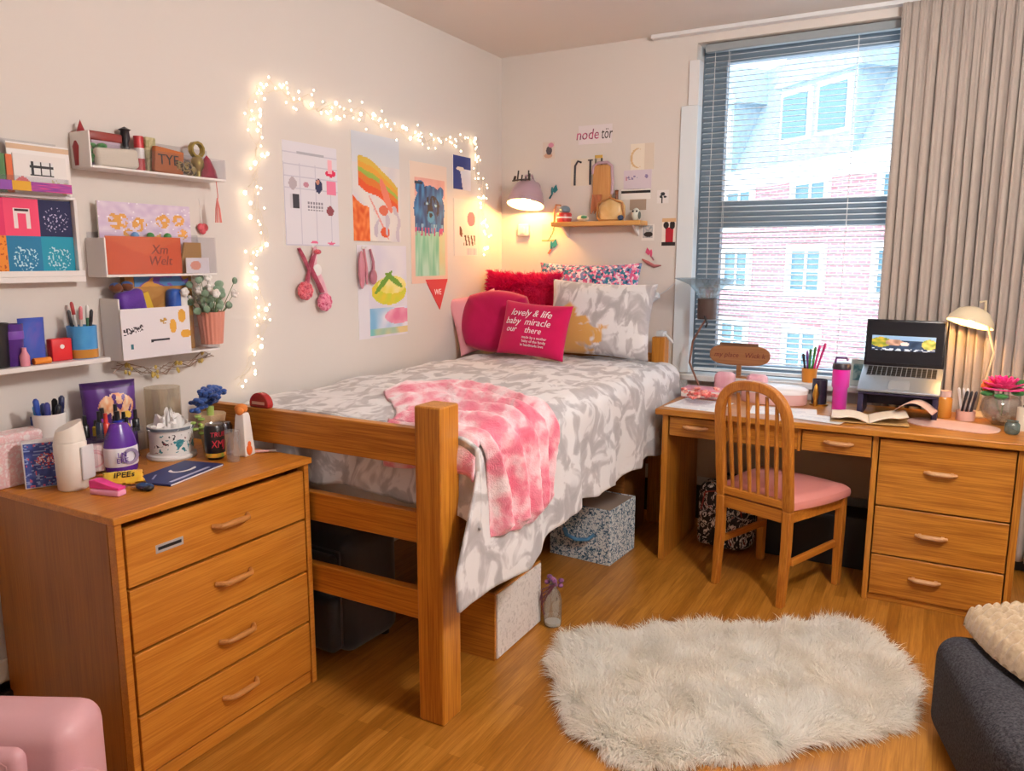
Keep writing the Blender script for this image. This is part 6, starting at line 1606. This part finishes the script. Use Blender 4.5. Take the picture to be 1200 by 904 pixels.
# bowl with flowers, jars at the right
gb = on_dk(1172, 488, 'fish_bowl', 'clear glass bowl with a bright pink flower at the right end of the desk', 'vase', [
    ('bowl', MB().lathe([(0, .0), (.03, .0), (.034, .008), (.065, .03), (.082, .07), (.075, .11), (.058, .128), (.056, .126), (.072, .108), (.078, .07), (.062, .034), (.03, .012), (0, .012)], 36), clear('bowl_glass', 'f2f0ec', .14, .03, .10, 'd8cfc4'), 50)], y=3.99)
q = MB()
for ring, (n_, r_, z_, tl) in enumerate(((16, .060, .158, .10), (15, .060, .166, .45), (12, .052, .174, .8), (9, .040, .182, 1.1), (6, .024, .19, 1.35))):
    for k_ in range(n_):
        a = k_/n_*2*PI+ring*.2
        M_ = Matrix.Translation((r_*.45*math.cos(a), r_*.45*math.sin(a), z_)) @ Matrix.Rotation(a, 4, 'Z') @ Matrix.Rotation(-tl, 4, 'Y')
        q.ball((r_*.5, 0, 0), r_*.52, 8, sz=.14, sy=.5, M=M_)
q.build('flower', blotch('fuchsia_petal', [(.3, 'e0107c'), (.7, 'f23a9a')], 30, bumps=0), gb, smooth=80)
q = MB()
for a, z_, s_ in ((.3, .19, 1.5), (1.2, .20, 1.4), (2.6, .15, 1.2), (3.6, .14, 1.3), (-.5, .15, 1.3), (4.6, .135, 1.2), (.8, .16, 1.2)):
    q.ball((.065*math.cos(a), .055*math.sin(a), z_), .028, 8, sz=.35*s_, sx=1.0, sy=.6)
q.tube([(0, 0, .015), (.006, 0, .09), (0, 0, .17)], .004, 6); q.tube([(.01, .01, .015), (-.02, .0, .10), (-.04, .01, .17)], .003, 6)
q.build('leaves', blotch('deep_leaf', [(.3, '2c6a3c'), (.7, '4f8f4a')], 30, bumps=0), gb, smooth=80)
q = MB()
for k_ in range(6): a = k_*1.05; q.ball((-.062+.012*math.cos(a), -.012, .172+.014*math.sin(a)), .012, 7)
q.build('orange_flower', plain('orange_petal', 'e2662e', .6), gb, smooth=80)
q = MB(); rr = random.Random(14)
for k_ in range(20): a = rr.uniform(0, 6.28); r_ = rr.uniform(0, .045); q.ball((r_*math.cos(a), r_*math.sin(a), .022+rr.uniform(0, .022)), .009, 6)
q.build('pebbles', blotch('pebble', [(.4, '9c8f80'), (.6, 'cfc5b8')], 40, bumps=0), gb, smooth=80)
on_dk(1106, 478, 'amber_jar', 'amber jar with a pale pink lid right of the laptop stand', 'jar', [('jar', MB().lathe([(0, 0), (.030, 0), (.033, .008), (.033, .085), (.026, .098), (0, .098)], 24), plain('amber_glass', 'd98f3a', .15), 50), ('lid', MB().lathe([(.027, .098), (.028, .125), (0, .127)], 24), plain('pale_pink_lid', 'e0bdb4', .4), 50)], y=4.055)
mk = on_dk(1132, 480, 'makeup_cup', 'small pink based cup of dark makeup brushes beside the amber jar', 'cup', [('cup', MB().lathe([(0, 0), (.038, 0), (.040, .045), (.037, .045), (.036, .005), (0, .005)], 22), plain('blush_cup', 'e2b4a8', .4), 50)], y=4.03)
ml = Vector(mk.location)
for i, (c1, lab) in enumerate((('231f24', 'black brush leaning left in the pink based cup'), ('e9e4e2', 'white brush next to the leftmost black brush in the pink based cup'), ('2c272c', 'black brush in the middle of the pink based cup'), ('cfc9c9', 'silver brush crossing at the right of the pink based cup'), ('3a3038', 'dark plum brush at the back of the pink based cup'), ('efe9e4', 'ivory brush at the far right of the pink based cup'))):
    x = -.022+.009*i
    pen(lab, (ml.x+x, ml.y+(.008 if i % 2 else -.01), ml.z+.0062), .16*(-1 if i % 2 else 1), PI/2, .115+.01*(i % 2), c1, r=.0055)
on_dk(1187, 494, 'glass_jar', 'little teal glass jar at the far right front of the desk', 'jar', [('jar', MB().lathe([(0, 0), (.022, 0), (.028, .01), (.028, .04), (.02, .05), (.022, .056), (0, .056)], 20), clear('teal_glass', 'a9c4c2', .2, .05, .25, '6f8f90'), 50)], y=3.80)
on_dk(1199, 482, 'candle', 'ivory candle at the far right end of the desk', 'candle', [('candle', MB().cyl((0, 0, 0), .022, .10), plain('ivory_wax', 'e2d6c2', .5), 50), ('wick', MB().cyl((0, 0, .10), .0015, .01, 6), black, None)], y=3.90)
cs = [('b0493c', 'red', 1150, 484), ('d9d2c6', 'pearl', 1155, 489), ('a8803c', 'gold', 1163, 492), ('2c2422', 'black', 1172, 496)]
for c1, nm, px, py in cs:
    p = onz(px, py, DH); t = MB().ball((0, 0, .009), .009, 10).build('bead', plain('bead_'+c1, c1, .25), None, (p.x, p.y, KZ), smooth=180); tag(t, nm+' bead lying loose in front of the glass bowl', 'bead')
# on the sill
sg = on_sill(866, 'wooden_sign', 'brown wooden oval sign with dark red script on the window sill', 'sign', [('post', MB().box(-.012, .012, -.008, .008, .012, .075), wood('sign_wood', 'x', '8d5a34', 'a9744a'), None), ('foot', MB().box(-.05, .05, -.03, .03, 0, .012), wood('sign_wood', 'x', '8d5a34', 'a9744a'), None)], y=BY-.01)
MB().prism([(.165*math.copysign(abs(math.cos(a))**.6, math.cos(a)), .125+.058*math.copysign(abs(math.sin(a))**.8, math.sin(a))) for a in [i/48*2*PI for i in range(48)]], -.008, .008, RX).build('plaque', wood('sign_wood', 'x', '8d5a34', 'a9744a'), sg, bevel=.003)
MB().box(-.11, .10, -.012, .004, .175, .192).build('top_bar', plain('dark_bar', '6e4c36', .6), sg, bevel=.003)
text('lettering', 'my place   Wick k', .038, plain('dark_red_ink', '6b2020', .6), sg, (0, -.0085, .125), (PI/2, 0, 0), shear=.2)
pinkp = blotch('pink_padding', [(.3, 'dd9fae'), (.7, 'ecc3cb')], 10, bumps=.2)
for px, lab in ((850, 'left pink plush roll in front of the oval wooden sign'), (888, 'right pink plush roll in front of the oval wooden sign')):
    p = ony(px, 435, 4.165)
    t = thing('plush_roll', lab, 'cushion', (p.x, 4.165, KZ)); 
    rbox(.11, .07, .125, .03).build('roll', pinkp, t, smooth=180)
# lamp with clear flared shade
sl_ = on_dk(822, 440, 'uplight_lamp', 'lamp with clear flared glass shade and brown socket behind the pink flowers', 'lamp', [
    ('base', MB().lathe([(0, 0), (.04, 0), (.04, .008), (.012, .014), (0, .014)], 24), plain('bronze', '5b4034', .35, .6), 50)], y=4.17)
O0 = Vector(sl_.location)
sp = [Vector((0, 0, .01)), ony(808, 425, 4.17)-O0, ony(812, 400, 4.17)-O0, ony(822, 382, 4.17)-O0, ony(828, 374, 4.17)-O0]
MB().tube(sp, .006, 8).build('stem', plain('rose_bronze', '8f6a5c', .3, .6), sl_, smooth=60)
sk0 = ony(828, 374, 4.17)-O0
MB().lathe([(0, 0), (.048, .0), (.05, .01), (.05, .11), (0, .11)], 28, Matrix.Translation(sk0)).build('socket', plain('dark_brown_metal', '4a3a36', .45), sl_, smooth=40)
MB().tube([sk0+Vector((0, -.05, .02)), sk0+Vector((.02, -.06, -.02)), sk0+Vector((.01, -.05, -.04))], .005, 6).build('switch', black, sl_)
MB().lathe([(.045, .112), (.06, .14), (.10, .185), (.175, .215), (.178, .218), (.10, .19), (.057, .142), (.042, .112)], 40, Matrix.Translation(sk0), caps=False).build('glass_shade', clear('lamp_glass', 'e9f2f6', .22, .05, .10, 'd5e4ec'), sl_, smooth=60)
# pens in the orange holder
oh = on_sill(949, 'pen_holder', 'orange pen holder with coloured pens on the window sill', 'cup', [('cup', tumbler(.036, .04, .075), plain('orange_cup', 'dd8a2c', .4), 50)], y=BY+.02)
ol = Vector(oh.location)
for i, (c1, c2, lab) in enumerate((('2a2a30', '141418', 'black scissors like pen leaning left in the orange holder'), ('7a3a8c', '7a3a8c', 'short violet pen in the orange holder'), ('3f8a3c', '2f6a2c', 'green pen in the middle of the orange holder'), ('4a9a46', '3f7f38', 'second green pen behind the first in the orange holder'), ('d8327c', 'e0408c', 'pink pen at the right of the orange holder'), ('e0408c', 'c82a70', 'tall magenta pen at the right of the orange holder'))):
    a = i*1.05
    pen(lab, (ol.x-.012+.006*i, ol.y+(.01 if i % 2 else -.008), ol.z+.006), (-.14+.07*i)*1.2*-1, -PI/2, .13+.013*i, c1, cap=c2, r=.006)
on_sill(1008, 'photo_stand', 'mint framed little picture stand on the sill left of the laptop', 'picture', [('frame', place(rbox(.09, .012, .14, .004, 2), Matrix.Rotation(-.12, 4, 'X')), plain('mint_frame', 'cfe0dc', .4), 60), ('print', place(MB().box(-.032, .032, -.0075, -.006, .03, .115), Matrix.Rotation(-.12, 4, 'X')), blotch('teal_print', [(.4, '5f98a4'), (.6, 'a9cfd2')], 30, bumps=0), None)], y=BY-.005)
